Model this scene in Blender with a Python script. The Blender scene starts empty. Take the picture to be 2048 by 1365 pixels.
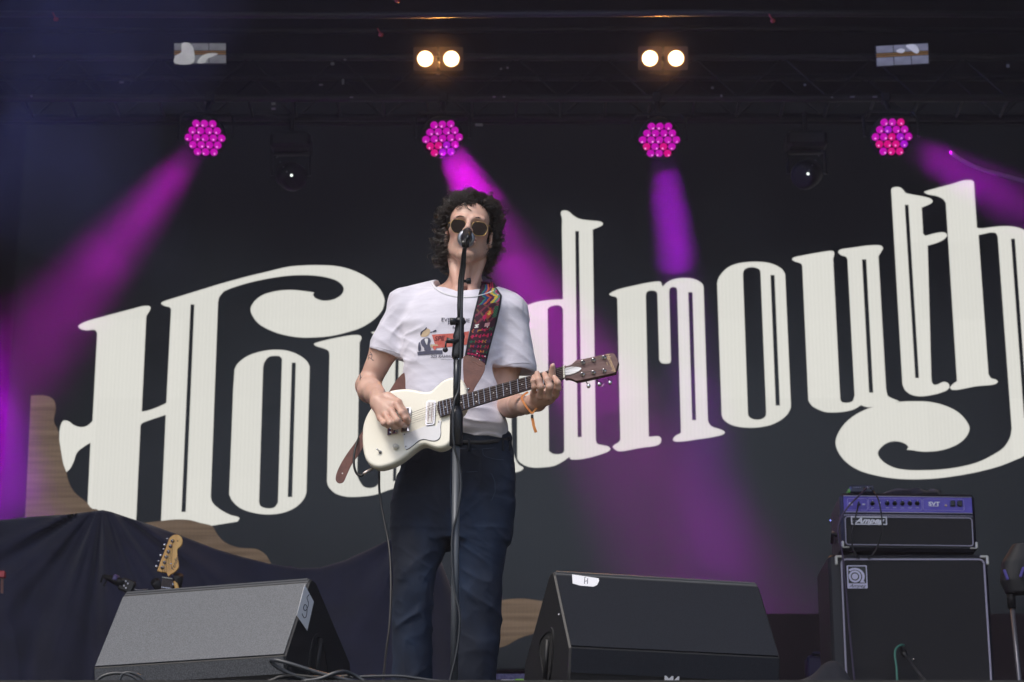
import bpy, math, random
import numpy as np
from mathutils import Vector, Matrix
from mathutils.bvhtree import BVHTree

random.seed(7)
RNG = np.random.default_rng(11)
SC = bpy.context.scene
COL = SC.collection
R = math.radians

# ------------------------------------------------------------------ camera
CAMZ = -1.15                      # the pit photographer stands below the stage floor (z = 0)
PITCH = R(17.87)
FPX = 4836.0                      # focal length in pixels of the 2048 px wide photograph (85 mm)
CT, ST = math.cos(PITCH), math.sin(PITCH)
cam_d = bpy.data.cameras.new('camera')
cam = bpy.data.objects.new('camera', cam_d)
COL.objects.link(cam)
cam.location = (0, 0, CAMZ)
cam.rotation_euler = (math.pi / 2 + PITCH, 0, 0)
cam_d.sensor_width = 36
cam_d.lens = 85.0
cam_d.clip_start = 0.05
cam_d.clip_end = 2500
cam_d.dof.use_dof = True
cam_d.dof.focus_distance = 7.95
cam_d.dof.aperture_fstop = 6.3
SC.camera = cam

# ------------------------------------------------------------------ world, sun, exposure
EXPO = 0.85
SUN_EL, SUN_AZ = R(56), R(-38)    # azimuth measured from the audience side, towards stage right
world = bpy.data.worlds.new('World')
SC.world = world
world.use_nodes = True
wn = world.node_tree
bg = wn.nodes['Background']
sky = wn.nodes.new('ShaderNodeTexSky')
sky.sky_type = 'NISHITA'
sky.sun_disc = False
sky.sun_elevation = SUN_EL
sky.sun_rotation = math.pi + R(38)
sky.dust_density = 3.0
wn.links.new(sky.outputs['Color'], bg.inputs['Color'])
bg.inputs['Strength'].default_value = 0.10
sun_d = bpy.data.lights.new('sun', 'SUN')
sun_d.energy = 1.15
sun_d.angle = R(14)
sun_d.color = (1.0, 0.95, 0.88)
sun = bpy.data.objects.new('sun', sun_d)
COL.objects.link(sun)
sdir = Vector((math.sin(SUN_AZ) * math.cos(SUN_EL), -math.cos(SUN_AZ) * math.cos(SUN_EL), math.sin(SUN_EL)))
sun.rotation_euler = sdir.to_track_quat('Z', 'Y').to_euler()
SC.view_settings.view_transform = 'Standard'
SC.view_settings.look = 'None'
SC.view_settings.gamma = 1
SC.view_settings.exposure = EXPO
SC.view_settings.use_curve_mapping = False
EMI = 1.0 / 2 ** EXPO             # lit screens: emission that shows as its colour at this exposure
cy = SC.cycles
cy.volume_max_steps = 64
cy.volume_bounces = 0
cy.max_bounces = 6
cy.diffuse_bounces = 3
cy.glossy_bounces = 3
cy.use_denoising = True

# ------------------------------------------------------------------ helpers: places
def ray(px, py):
    a = (px - 1024) / FPX; b = (682.5 - py) / FPX
    return Vector((a, CT - b * ST, ST + b * CT))

def P(px, py, Y):
    d = ray(px, py)
    return Vector((0, 0, CAMZ)) + d * (Y / d.y)

class Plane:
    """A plane in the world with its own 2-D coordinates; uv() finds where a measured direction meets it."""
    def __init__(s, o, U, N):
        s.o = Vector(o); s.n = Vector(N).normalized()
        s.u = (Vector(U) - s.n * Vector(U).dot(s.n)).normalized()
        s.v = s.n.cross(s.u)
    def hit(s, px, py, off=0.0):
        d = ray(px, py); c = Vector((0, 0, CAMZ))
        t = (s.o + s.n * off - c).dot(s.n) / d.dot(s.n)
        return c + d * t
    def uv(s, px, py):
        q = s.hit(px, py) - s.o
        return (q.dot(s.u), q.dot(s.v))
    def at(s, u, v, w=0.0):
        return s.o + s.u * u + s.v * v + s.n * w
    def pts(s, pts):
        return [s.uv(*p) for p in pts]

# ------------------------------------------------------------------ helpers: objects
ORG = {}
def tag(o, label=None, cat=None, group=None, kind=None):
    if label: o['label'] = label
    if cat: o['category'] = cat
    if group: o['group'] = group
    if kind: o['kind'] = kind
    return o

def thing(name, label, cat, loc, group=None):
    o = bpy.data.objects.new(name, None)
    o.empty_display_size = 0.1
    COL.objects.link(o)
    o.location = loc
    ORG[o] = Vector(loc)
    return tag(o, label, cat, group)

def link_mesh(name, me, mat, parent=None, loc=None, smooth=False, verts_world=True):
    """Links a mesh whose vertices are in world coordinates; its origin goes to loc (or its parent's)."""
    o = bpy.data.objects.new(name, me)
    COL.objects.link(o)
    n = len(me.vertices)
    co = np.empty(n * 3, dtype=np.float32); me.vertices.foreach_get('co', co)
    co = co.reshape(-1, 3)
    if loc is None:
        if n:
            mn, mx = co.min(0), co.max(0)
            loc = Vector(((mn[0] + mx[0]) / 2, (mn[1] + mx[1]) / 2, mn[2])) if parent is None else Vector([(mn[i] + mx[i]) / 2 for i in range(3)])
        else:
            loc = Vector((0, 0, 0))
    loc = Vector(loc)
    co -= np.array(loc, dtype=np.float32)
    me.vertices.foreach_set('co', co.ravel())
    if smooth:
        me.polygons.foreach_set('use_smooth', [True] * len(me.polygons))
    if mat is not None:
        if isinstance(mat, (list, tuple)):
            for m in mat: me.materials.append(m)
        else:
            me.materials.append(mat)
    ORG[o] = loc
    if parent is not None:
        o.parent = parent
        o.location = loc - ORG[parent]
    else:
        o.location = loc
    me.update()
    return o

def mesh_of(verts, faces, name='m'):
    me = bpy.data.meshes.new(name)
    me.from_pydata([tuple(v) for v in verts], [], faces)
    me.validate()
    return me

class MB:
    def __init__(s): s.v = []; s.f = []
    def add(s, vs, fs):
        b = len(s.v); s.v += [tuple(v) for v in vs]; s.f += [tuple(i + b for i in f) for f in fs]; return s
    def box(s, c, size, U=(1, 0, 0), V=(0, 1, 0), bev=0.0):
        c = Vector(c); U = Vector(U).normalized(); V = Vector(V).normalized(); W = U.cross(V)
        a, b, d = size[0] / 2, size[1] / 2, size[2] / 2
        if bev <= 0:
            vs = [c + U * (a * i) + V * (b * j) + W * (d * k) for k in (-1, 1) for j in (-1, 1) for i in (-1, 1)]
            return s.add(vs, [(0, 2, 3, 1), (4, 5, 7, 6), (0, 1, 5, 4), (2, 6, 7, 3), (0, 4, 6, 2), (1, 3, 7, 5)])
        e = min(bev, a * .9, b * .9, d * .9)
        rings = []
        for (zz, ins) in ((-d, e), (-d + e, 0), (d - e, 0), (d, e)):
            A, B = a - ins, b - ins; q = e if ins == 0 else e * .5
            pts = [(-A + q, -B), (A - q, -B), (A, -B + q), (A, B - q), (A - q, B), (-A + q, B), (-A, B - q), (-A, -B + q)]
            rings.append([c + U * x + V * y + W * zz for x, y in pts])
        vs = [p for r in rings for p in r]; fs = []
        for k in range(3):
            for i in range(8):
                j = (i + 1) % 8
                fs.append((k * 8 + i, k * 8 + j, k * 8 + 8 + j, k * 8 + 8 + i))
        fs.append(tuple(range(7, -1, -1))); fs.append(tuple(range(24, 32)))
        return s.add(vs, fs)
    def tube(s, pts, r, n=8, caps=True, flat=1.0):
        pts = [Vector(p) for p in pts]
        m = len(pts)
        rs = r if isinstance(r, (list, tuple)) else [r] * m
        up = None; base = len(s.v)
        for i, p in enumerate(pts):
            t = (pts[min(i + 1, m - 1)] - pts[max(i - 1, 0)])
            if t.length < 1e-9: t = Vector((0, 0, 1))
            t.normalize()
            if up is None:
                up = Vector((0, 0, 1)) if abs(t.z) < .9 else Vector((0, 1, 0))
            a = up - t * up.dot(t)
            if a.length < 1e-6: a = t.orthogonal()
            a.normalize(); b = t.cross(a); up = a
            for k in range(n):
                th = 2 * math.pi * k / n
                s.v.append(tuple(p + a * (math.cos(th) * rs[i]) + b * (math.sin(th) * rs[i] * flat)))
        for i in range(m - 1):
            for k in range(n):
                j = (k + 1) % n
                s.f.append((base + i * n + k, base + i * n + j, base + i * n + n + j, base + i * n + n + k))
        if caps:
            s.f.append(tuple(base + k for k in range(n - 1, -1, -1)))
            s.f.append(tuple(base + (m - 1) * n + k for k in range(n)))
        return s
    def lathe(s, o, axis, prof, n=20):
        """prof: (distance along axis, radius)"""
        o = Vector(o); ax = Vector(axis).normalized(); a = ax.orthogonal().normalized(); b = ax.cross(a)
        base = len(s.v)
        for (h, r) in prof:
            for k in range(n):
                th = 2 * math.pi * k / n
                s.v.append(tuple(o + ax * h + (a * math.cos(th) + b * math.sin(th)) * max(r, 1e-5)))
        m = len(prof)
        for i in range(m - 1):
            for k in range(n):
                j = (k + 1) % n
                s.f.append((base + i * n + k, base + i * n + j, base + i * n + n + j, base + i * n + n + k))
        s.f.append(tuple(base + k for k in range(n - 1, -1, -1)))
        s.f.append(tuple(base + (m - 1) * n + k for k in range(n)))
        return s
    def ball(s, c, r, n=12, sc=(1, 1, 1)):
        c = Vector(c); base = len(s.v); m = n // 2
        for i in range(m + 1):
            ph = math.pi * i / m
            for k in range(n):
                th = 2 * math.pi * k / n
                s.v.append((c.x + r * sc[0] * math.sin(ph) * math.cos(th), c.y + r * sc[1] * math.sin(ph) * math.sin(th), c.z + r * sc[2] * math.cos(ph)))
        for i in range(m):
            for k in range(n):
                j = (k + 1) % n
                s.f.append((base + i * n + k, base + i * n + n + k, base + i * n + n + j, base + i * n + j))
        return s
    def build(s, name, mat, parent=None, loc=None, smooth=False):
        return link_mesh(name, mesh_of(s.v, s.f, name), mat, parent, loc, smooth)

def smooth_poly(pts, step=None, closed=True, seg=6):
    """pts: (x, y) or (x, y, 1) where 1 marks a sharp corner. Centripetal Catmull-Rom between corners."""
    n = len(pts); out = []
    def g(i): return pts[i % n] if closed else pts[max(0, min(n - 1, i))]
    rng = range(n) if closed else range(n - 1)
    for i in rng:
        p1, p2 = g(i), g(i + 1)
        c1 = len(p1) > 2 and p1[2]; c2 = len(p2) > 2 and p2[2]
        a1, a2 = np.array(p1[:2], float), np.array(p2[:2], float)
        if c1 and c2:
            out.append(tuple(a1)); continue
        d = np.linalg.norm(a2 - a1)
        a0 = np.array(g(i - 1)[:2], float) if not c1 else a1 - (a2 - a1)
        a3 = np.array(g(i + 2)[:2], float) if not c2 else a2 + (a2 - a1)
        t1 = (np.linalg.norm(a1 - a0) + 1e-9) ** .5
        t2 = t1 + (d + 1e-9) ** .5
        t3 = t2 + (np.linalg.norm(a3 - a2) + 1e-9) ** .5
        for k in range(seg):
            t = t1 + (t2 - t1) * k / seg
            A1 = (t1 - t) / t1 * a0 + t / t1 * a1
            A2 = (t2 - t) / (t2 - t1) * a1 + (t - t1) / (t2 - t1) * a2
            A3 = (t3 - t) / (t3 - t2) * a2 + (t - t2) / (t3 - t2) * a3
            B1 = (t2 - t) / t2 * A1 + t / t2 * A2
            B2 = (t3 - t) / (t3 - t1) * A2 + (t - t1) / (t3 - t1) * A3
            out.append(tuple((t2 - t) / (t2 - t1) * B1 + (t - t1) / (t2 - t1) * B2))
    if not closed: out.append(tuple(pts[-1][:2]))
    return out

def C3(pts, seg=6):
    """open Catmull-Rom through 3-D points"""
    pts = [np.array(p, float) for p in pts]; n = len(pts); out = []
    for i in range(n - 1):
        p0 = pts[max(i - 1, 0)]; p1 = pts[i]; p2 = pts[i + 1]; p3 = pts[min(i + 2, n - 1)]
        for k in range(seg):
            t = k / seg
            out.append(Vector(.5 * ((2 * p1) + (-p0 + p2) * t + (2 * p0 - 5 * p1 + 4 * p2 - p3) * t * t + (-p0 + 3 * p1 - 3 * p2 + p3) * t ** 3)))
    out.append(Vector(pts[-1]))
    return out

def curve_mesh(loops, extrude=0.0, bevel=0.0, bres=2):
    cu = bpy.data.curves.new('c', 'CURVE')
    cu.dimensions = '2D'; cu.fill_mode = 'BOTH' if (extrude > 0 or bevel > 0) else 'FRONT'
    cu.extrude = extrude; cu.bevel_depth = bevel; cu.bevel_resolution = bres
    for lp in loops:
        sp = cu.splines.new('POLY'); sp.points.add(len(lp) - 1)
        for i, q in enumerate(lp): sp.points[i].co = (q[0], q[1], 0, 1)
        sp.use_cyclic_u = True
    ob = bpy.data.objects.new('c', cu)
    me = bpy.data.meshes.new_from_object(ob)
    bpy.data.objects.remove(ob)
    bpy.data.curves.remove(cu)
    return me

def text_mesh(s, size, extrude=0.0, shear=0.0, offset=0.0, align='CENTER', spacing=1.0, word=1.0):
    cu = bpy.data.curves.new('t', 'FONT'); cu.body = s; cu.size = size; cu.extrude = extrude; cu.shear = shear
    cu.offset = offset; cu.align_x = align; cu.align_y = 'CENTER'; cu.space_character = spacing; cu.resolution_u = 3
    ob = bpy.data.objects.new('t', cu)
    me = bpy.data.meshes.new_from_object(ob)
    bpy.data.objects.remove(ob); bpy.data.curves.remove(cu)
    return me

def put_on(me, plane, u=0, v=0, w=0, ang=0.0, sx=1.0, sy=1.0):
    """moves a flat mesh onto a Plane"""
    ca, sa = math.cos(ang), math.sin(ang)
    for q in me.vertices:
        x, y, z = q.co; x *= sx; y *= sy
        q.co = plane.at(u + x * ca - y * sa, v + x * sa + y * ca, w + z)
    me.update()
    return me

def plate(name, plane, loops, mat, parent=None, th=0.004, w=0.0, bevel=0.0, smooth=False, loc=None):
    """a flat-cut solid of thickness th whose back lies on the plane at height w"""
    e = th / 2
    me = curve_mesh(loops, extrude=max(e - bevel, 0.00005), bevel=bevel)
    return link_mesh(name, put_on(me, plane, w=w + e), mat, parent, loc, smooth)

def rrect(x0, y0, x1, y1, r, n=4):
    out = []
    for cx, cy_, a0 in ((x1 - r, y1 - r, 0), (x0 + r, y1 - r, 90), (x0 + r, y0 + r, 180), (x1 - r, y0 + r, 270)):
        for k in range(n + 1):
            a = R(a0 + 90 * k / n); out.append((cx + r * math.cos(a), cy_ + r * math.sin(a)))
    return out

def circ(cx, cy_, r, n=24):
    return [(cx + r * math.cos(2 * math.pi * k / n), cy_ + r * math.sin(2 * math.pi * k / n)) for k in range(n)]

def copy_tree(o, delta, parent=None):
    c = o.copy(); COL.objects.link(c)
    ORG[c] = ORG[o] + Vector(delta)
    if parent is None: c.location = o.location + Vector(delta)
    else: c.parent = parent
    for ch in list(o.children): copy_tree(ch, delta, c)
    return c

# ------------------------------------------------------------------ materials
def mat(name, col, rough=0.5, metal=0.0, col2=None, nscale=20.0, ndet=4.0, bump=0.0, bscale=None, spec=0.5,
        emit=None, estr=0.0, stretch=(1, 1, 1), sheen=0.0, coat=0.0, contrast=(0.35, 0.65), trans=0.0, sss=0.0, bdist=0.002):
    m = bpy.data.materials.new(name); m.use_nodes = True
    nt = m.node_tree; b = nt.nodes['Principled BSDF']
    b.inputs['Base Color'].default_value = (*col, 1)
    b.inputs['Roughness'].default_value = rough
    b.inputs['Metallic'].default_value = metal
    b.inputs['Specular IOR Level'].default_value = spec
    if sheen: b.inputs['Sheen Weight'].default_value = sheen
    if coat: b.inputs['Coat Weight'].default_value = coat; b.inputs['Coat Roughness'].default_value = .08
    if trans: b.inputs['Transmission Weight'].default_value = trans
    if sss:
        b.inputs['Subsurface Weight'].default_value = sss
        b.inputs['Subsurface Radius'].default_value = (.012, .004, .002)
        b.inputs['Subsurface Scale'].default_value = 1.0
    if emit:
        b.inputs['Emission Color'].default_value = (*emit, 1); b.inputs['Emission Strength'].default_value = estr
    tc = nt.nodes.new('ShaderNodeTexCoord'); mp = nt.nodes.new('ShaderNodeMapping')
    nt.links.new(tc.outputs['Object'], mp.inputs['Vector']); mp.inputs['Scale'].default_value = stretch
    if col2 is not None:
        nz = nt.nodes.new('ShaderNodeTexNoise'); nz.inputs['Scale'].default_value = nscale; nz.inputs['Detail'].default_value = ndet
        nt.links.new(mp.outputs[0], nz.inputs['Vector'])
        rp = nt.nodes.new('ShaderNodeValToRGB')
        rp.color_ramp.elements[0].position = contrast[0]; rp.color_ramp.elements[0].color = (*col, 1)
        rp.color_ramp.elements[1].position = contrast[1]; rp.color_ramp.elements[1].color = (*col2, 1)
        nt.links.new(nz.outputs['Fac'], rp.inputs['Fac']); nt.links.new(rp.outputs['Color'], b.inputs['Base Color'])
    if bump:
        nb = nt.nodes.new('ShaderNodeTexNoise'); nb.inputs['Scale'].default_value = bscale or nscale * 3; nb.inputs['Detail'].default_value = 3
        nt.links.new(mp.outputs[0], nb.inputs['Vector'])
        bp = nt.nodes.new('ShaderNodeBump'); bp.inputs['Strength'].default_value = bump; bp.inputs['Distance'].default_value = bdist
        nt.links.new(nb.outputs['Fac'], bp.inputs['Height']); nt.links.new(bp.outputs['Normal'], b.inputs['Normal'])
    return m

def nodes_of(m): return m.node_tree, m.node_tree.nodes['Principled BSDF']

# ------------------------------------------------------------------ soft bodies from distance fields
class Field:
    """dense distance grid; every primitive is written only inside its own box"""
    def __init__(s, lo, hi, h):
        s.h = h; s.lo = np.array(lo, float)
        s.n = np.ceil((np.array(hi) - s.lo) / h).astype(int) + 1
        s.D = np.full(s.n, 0.05, dtype=np.float32)
    def _sl(s, lo, hi, pad):
        a = np.clip(np.floor((np.array(lo) - pad - s.lo) / s.h).astype(int), 0, s.n)
        b = np.clip(np.ceil((np.array(hi) + pad - s.lo) / s.h).astype(int) + 1, 0, s.n)
        if np.any(b <= a): return None
        ax = [(s.lo[i] + s.h * np.arange(a[i], b[i])).astype(np.float32) for i in range(3)]
        return (slice(a[0], b[0]), slice(a[1], b[1]), slice(a[2], b[2])), ax[0][:, None, None], ax[1][None, :, None], ax[2][None, None, :]
    def comb(s, sl, d, k, op):
        E = s.D[sl]; d = d.astype(np.float32)
        if op == 'sub':
            if k <= 0: s.D[sl] = np.maximum(E, -d)
            else:
                h = np.clip(.5 - .5 * (E + d) / k, 0, 1); s.D[sl] = E * (1 - h) - d * h + k * h * (1 - h)
        elif k <= 0: s.D[sl] = np.minimum(E, d)
        else:
            h = np.clip(.5 + .5 * (E - d) / k, 0, 1); s.D[sl] = E * (1 - h) + d * h - k * h * (1 - h)
    def cone(s, a, b, r1, r2, k=0.01, op='add', pad=0.03, flat=None):
        a = np.array(a, float); b = np.array(b, float); r = max(r1, r2)
        q = s._sl(np.minimum(a, b) - r, np.maximum(a, b) + r, pad)
        if q is None: return
        sl, X, Y, Z = q
        ab = b - a; L = max(float(ab @ ab), 1e-9)
        t = np.clip(((X - a[0]) * ab[0] + (Y - a[1]) * ab[1] + (Z - a[2]) * ab[2]) / L, 0, 1)
        dx = X - a[0] - t * ab[0]; dy = Y - a[1] - t * ab[1]; dz = Z - a[2] - t * ab[2]
        if flat is not None:          # squash along a direction: (direction, factor > 1 makes it thinner)
            n = np.array(flat[0], float); n /= np.linalg.norm(n)
            c = (dx * n[0] + dy * n[1] + dz * n[2]) * (flat[1] - 1)
            dx = dx + c * n[0]; dy = dy + c * n[1]; dz = dz + c * n[2]
        d = np.sqrt(dx * dx + dy * dy + dz * dz) - (r1 + (r2 - r1) * t)
        s.comb(sl, d, k, op)
    def chain(s, pts, rs, k=0.01, **kw):
        for i in range(len(pts) - 1): s.cone(pts[i], pts[i + 1], rs[i], rs[i + 1], k, **kw)
    def ell(s, c, r, M=None, k=0.01, op='add', pad=0.03):
        """ellipsoid; M: rows are its axes in the world"""
        c = np.array(c, float); r = np.array(r, float); R_ = max(r)
        q = s._sl(c - R_, c + R_, pad)
        if q is None: return
        sl, X, Y, Z = q
        x, y, z = X - c[0], Y - c[1], Z - c[2]
        if M is None: u, v, w = x, y, z
        else:
            M = np.array(M, float)
            u = x * M[0, 0] + y * M[0, 1] + z * M[0, 2]; v = x * M[1, 0] + y * M[1, 1] + z * M[1, 2]; w = x * M[2, 0] + y * M[2, 1] + z * M[2, 2]
        k0 = np.sqrt((u / r[0]) ** 2 + (v / r[1]) ** 2 + (w / r[2]) ** 2)
        k1 = np.sqrt((u / r[0] ** 2) ** 2 + (v / r[1] ** 2) ** 2 + (w / r[2] ** 2) ** 2)
        d = k0 * (k0 - 1) / np.maximum(k1, 1e-6)
        s.comb(sl, d, k, op)
    def loft(s, rows, k=0.01, op='add', pad=0.03, p=2.3):
        """rows: (z, cx, cy, half width, half depth), z rising"""
        rows = np.array(sorted(rows), float)
        lo = (min(rows[:, 1] - rows[:, 3]), min(rows[:, 2] - rows[:, 4]), rows[0, 0])
        hi = (max(rows[:, 1] + rows[:, 3]), max(rows[:, 2] + rows[:, 4]), rows[-1, 0])
        q = s._sl(lo, hi, pad)
        if q is None: return
        sl, X, Y, Z = q
        z = Z.ravel(); zc = np.clip(z, rows[0, 0], rows[-1, 0])
        zz = np.linspace(rows[0, 0], rows[-1, 0], 200)
        def sm(c):
            f = np.interp(zz, rows[:, 0], rows[:, c])
            ker = np.hanning(13); ker /= ker.sum()
            f2 = np.convolve(np.pad(f, 6, 'edge'), ker, 'valid')
            return np.interp(zc, zz, f2)[None, None, :]
        cx, cy_, a, b = sm(1), sm(2), sm(3), sm(4)
        e = (np.abs((X - cx) / a) ** p + np.abs((Y - cy_) / b) ** p) ** (1 / p)
        d = (e - 1) * np.minimum(a, b)
        dz = np.maximum(rows[0, 0] - Z, Z - rows[-1, 0])
        d = np.where(dz > 0, np.sqrt(np.maximum(d, 0) ** 2 + dz ** 2), np.maximum(d, dz * .999)) + np.zeros_like(X)
        s.comb(sl, d, k, op)
    def disp(s, fn, band=0.03):
        idx = np.nonzero(np.abs(s.D) < band)
        p = [s.lo[i] + idx[i] * s.h for i in range(3)]
        s.D[idx] += fn(*p).astype(np.float32)
    def mesh(s, name):
        D = s.D; n = s.n; S = D < 0
        cells = []; cps = []
        N1, N2 = int(n[1]), int(n[2])
        quads = []
        for ax in range(3):
            sa = [slice(None)] * 3; sb = [slice(None)] * 3
            sa[ax] = slice(0, -1); sb[ax] = slice(1, None)
            cr = S[tuple(sa)] != S[tuple(sb)]
            I = np.array(np.nonzero(cr))
            o1, o2 = [(1, 2), (2, 0), (0, 1)][ax]
            ok = (I[o1] > 0) & (I[o2] > 0) & (I[o1] < n[o1] - 1) & (I[o2] < n[o2] - 1)
            I = I[:, ok]
            J = I.copy(); J[ax] += 1
            da = D[tuple(I)]; db = D[tuple(J)]
            t = da / (da - db)
            p = I.astype(np.float64); p[ax] += t
            ids = []
            for (e1, e2) in ((-1, -1), (0, -1), (0, 0), (-1, 0)):
                K = I.copy(); K[o1] += e1; K[o2] += e2
                cid = (K[0] * N1 + K[1]) * N2 + K[2]
                ids.append(cid); cells.append(cid); cps.append(p)
            q = np.stack(ids, 1)
            flip = da > 0
            q[flip] = q[flip][:, ::-1]
            quads.append(q)
        cells = np.concatenate(cells); cps = np.concatenate(cps, 1)
        uq, inv = np.unique(cells, return_inverse=True)
        cnt = np.bincount(inv)
        V = np.stack([np.bincount(inv, cps[i]) / cnt for i in range(3)], 1) * s.h + s.lo
        Q = np.concatenate(quads); Q = np.searchsorted(uq, Q)
        me = bpy.data.meshes.new(name)
        me.vertices.add(len(V)); me.vertices.foreach_set('co', V.astype(np.float32).ravel())
        me.loops.add(Q.size); me.loops.foreach_set('vertex_index', Q.astype(np.int32).ravel())
        me.polygons.add(len(Q)); me.polygons.foreach_set('loop_start', np.arange(0, Q.size, 4, dtype=np.int32))
        me.update(calc_edges=True); me.validate()
        return me

_LAT = np.random.default_rng(3).random((32, 32, 32)).astype(np.float32)
def vnoise(x, y, z):
    """smooth lattice noise, 0..1"""
    xi, yi, zi = np.floor(x).astype(int), np.floor(y).astype(int), np.floor(z).astype(int)
    fx, fy, fz = x - xi, y - yi, z - zi
    fx, fy, fz = fx * fx * (3 - 2 * fx), fy * fy * (3 - 2 * fy), fz * fz * (3 - 2 * fz)
    r = 0
    for i in (0, 1):
        for j in (0, 1):
            for k in (0, 1):
                w = (fx if i else 1 - fx) * (fy if j else 1 - fy) * (fz if k else 1 - fz)
                r = r + w * _LAT[(xi + i) % 32, (yi + j) % 32, (zi + k) % 32]
    return r
def ridge(x, y, z, p=2.0):
    """creases: thin raised lines between broad hollows, about -0.3..0.7"""
    return (1 - np.abs(2 * vnoise(x, y, z) - 1)) ** p - .3

def bvh_of(me):
    return BVHTree.FromPolygons([v.co.copy() for v in me.vertices], [tuple(p.vertices) for p in me.polygons])

def drop(bvh, px, py, off=0.002, y0=6.0):
    """the point of a body seen in a measured direction, lifted off its surface"""
    d = ray(px, py).normalized()
    hit, nrm, idx, dist = bvh.ray_cast(Vector((0, 0, CAMZ)) + d * y0, d)
    if hit is None: return None
    return hit - d * off
# ================================================================== the stage
M_black = mat('black_drape', (.006, .006, .007), .95, col2=(.010, .010, .012), nscale=6)
M_deck = mat('stage_ply', (.012, .011, .011), .7, col2=(.02, .019, .018), nscale=30, bump=.2)
M_metal_blk = mat('black_powdercoat', (.005, .005, .006), .6, col2=(.009, .009, .010), nscale=40, spec=.25)
M_alu = mat('dull_aluminium', (.016, .016, .018), .6, metal=.2, col2=(.009, .009, .010), nscale=12)
M_grass = mat('trampled_grass', (.15, .14, .085), .95, col2=(.22, .19, .12), nscale=2)

def struct(name, m, matl, **kw):
    return tag(m.build(name, matl, **kw), kind='structure')

struct('ground', MB().add([(-600, -600, -2.6), (600, -600, -2.6), (600, 600, -2.6), (-600, 600, -2.6)], [(0, 1, 2, 3)]), M_grass)
struct('stage_floor', MB().box((0, 11.35, -.06), (15, 9.5, .12)), M_deck)
struct('stage_front', MB().box((0, 6.66, -1.36), (15, .06, 2.48)), M_black)
struct('stage_roof', MB().box((0, 11.3, 7.35), (15.6, 10.8, .3)), M_black)
struct('wall_back', MB().box((0, 16.2, 3.2), (15, .1, 8.0)), M_black)
# folded black side drapes
def wavy(x, y0, y1, z0, z1, n=90):
    vs = []; fs = []
    for i in range(n + 1):
        y = y0 + (y1 - y0) * i / n
        xx = x + .06 * math.sin(i * 1.3) + .03 * math.sin(i * .37)
        vs += [(xx, y, z0), (xx, y, z1)]
    for i in range(n): fs.append((2 * i, 2 * i + 2, 2 * i + 3, 2 * i + 1))
    return MB().add(vs, fs)
struct('wall_left', wavy(-7.3, 6.3, 16.1, -.1, 7.2), M_black, smooth=True)
struct('wall_right', wavy(7.3, 6.3, 16.1, -.1, 7.2), M_black, smooth=True)

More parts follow.
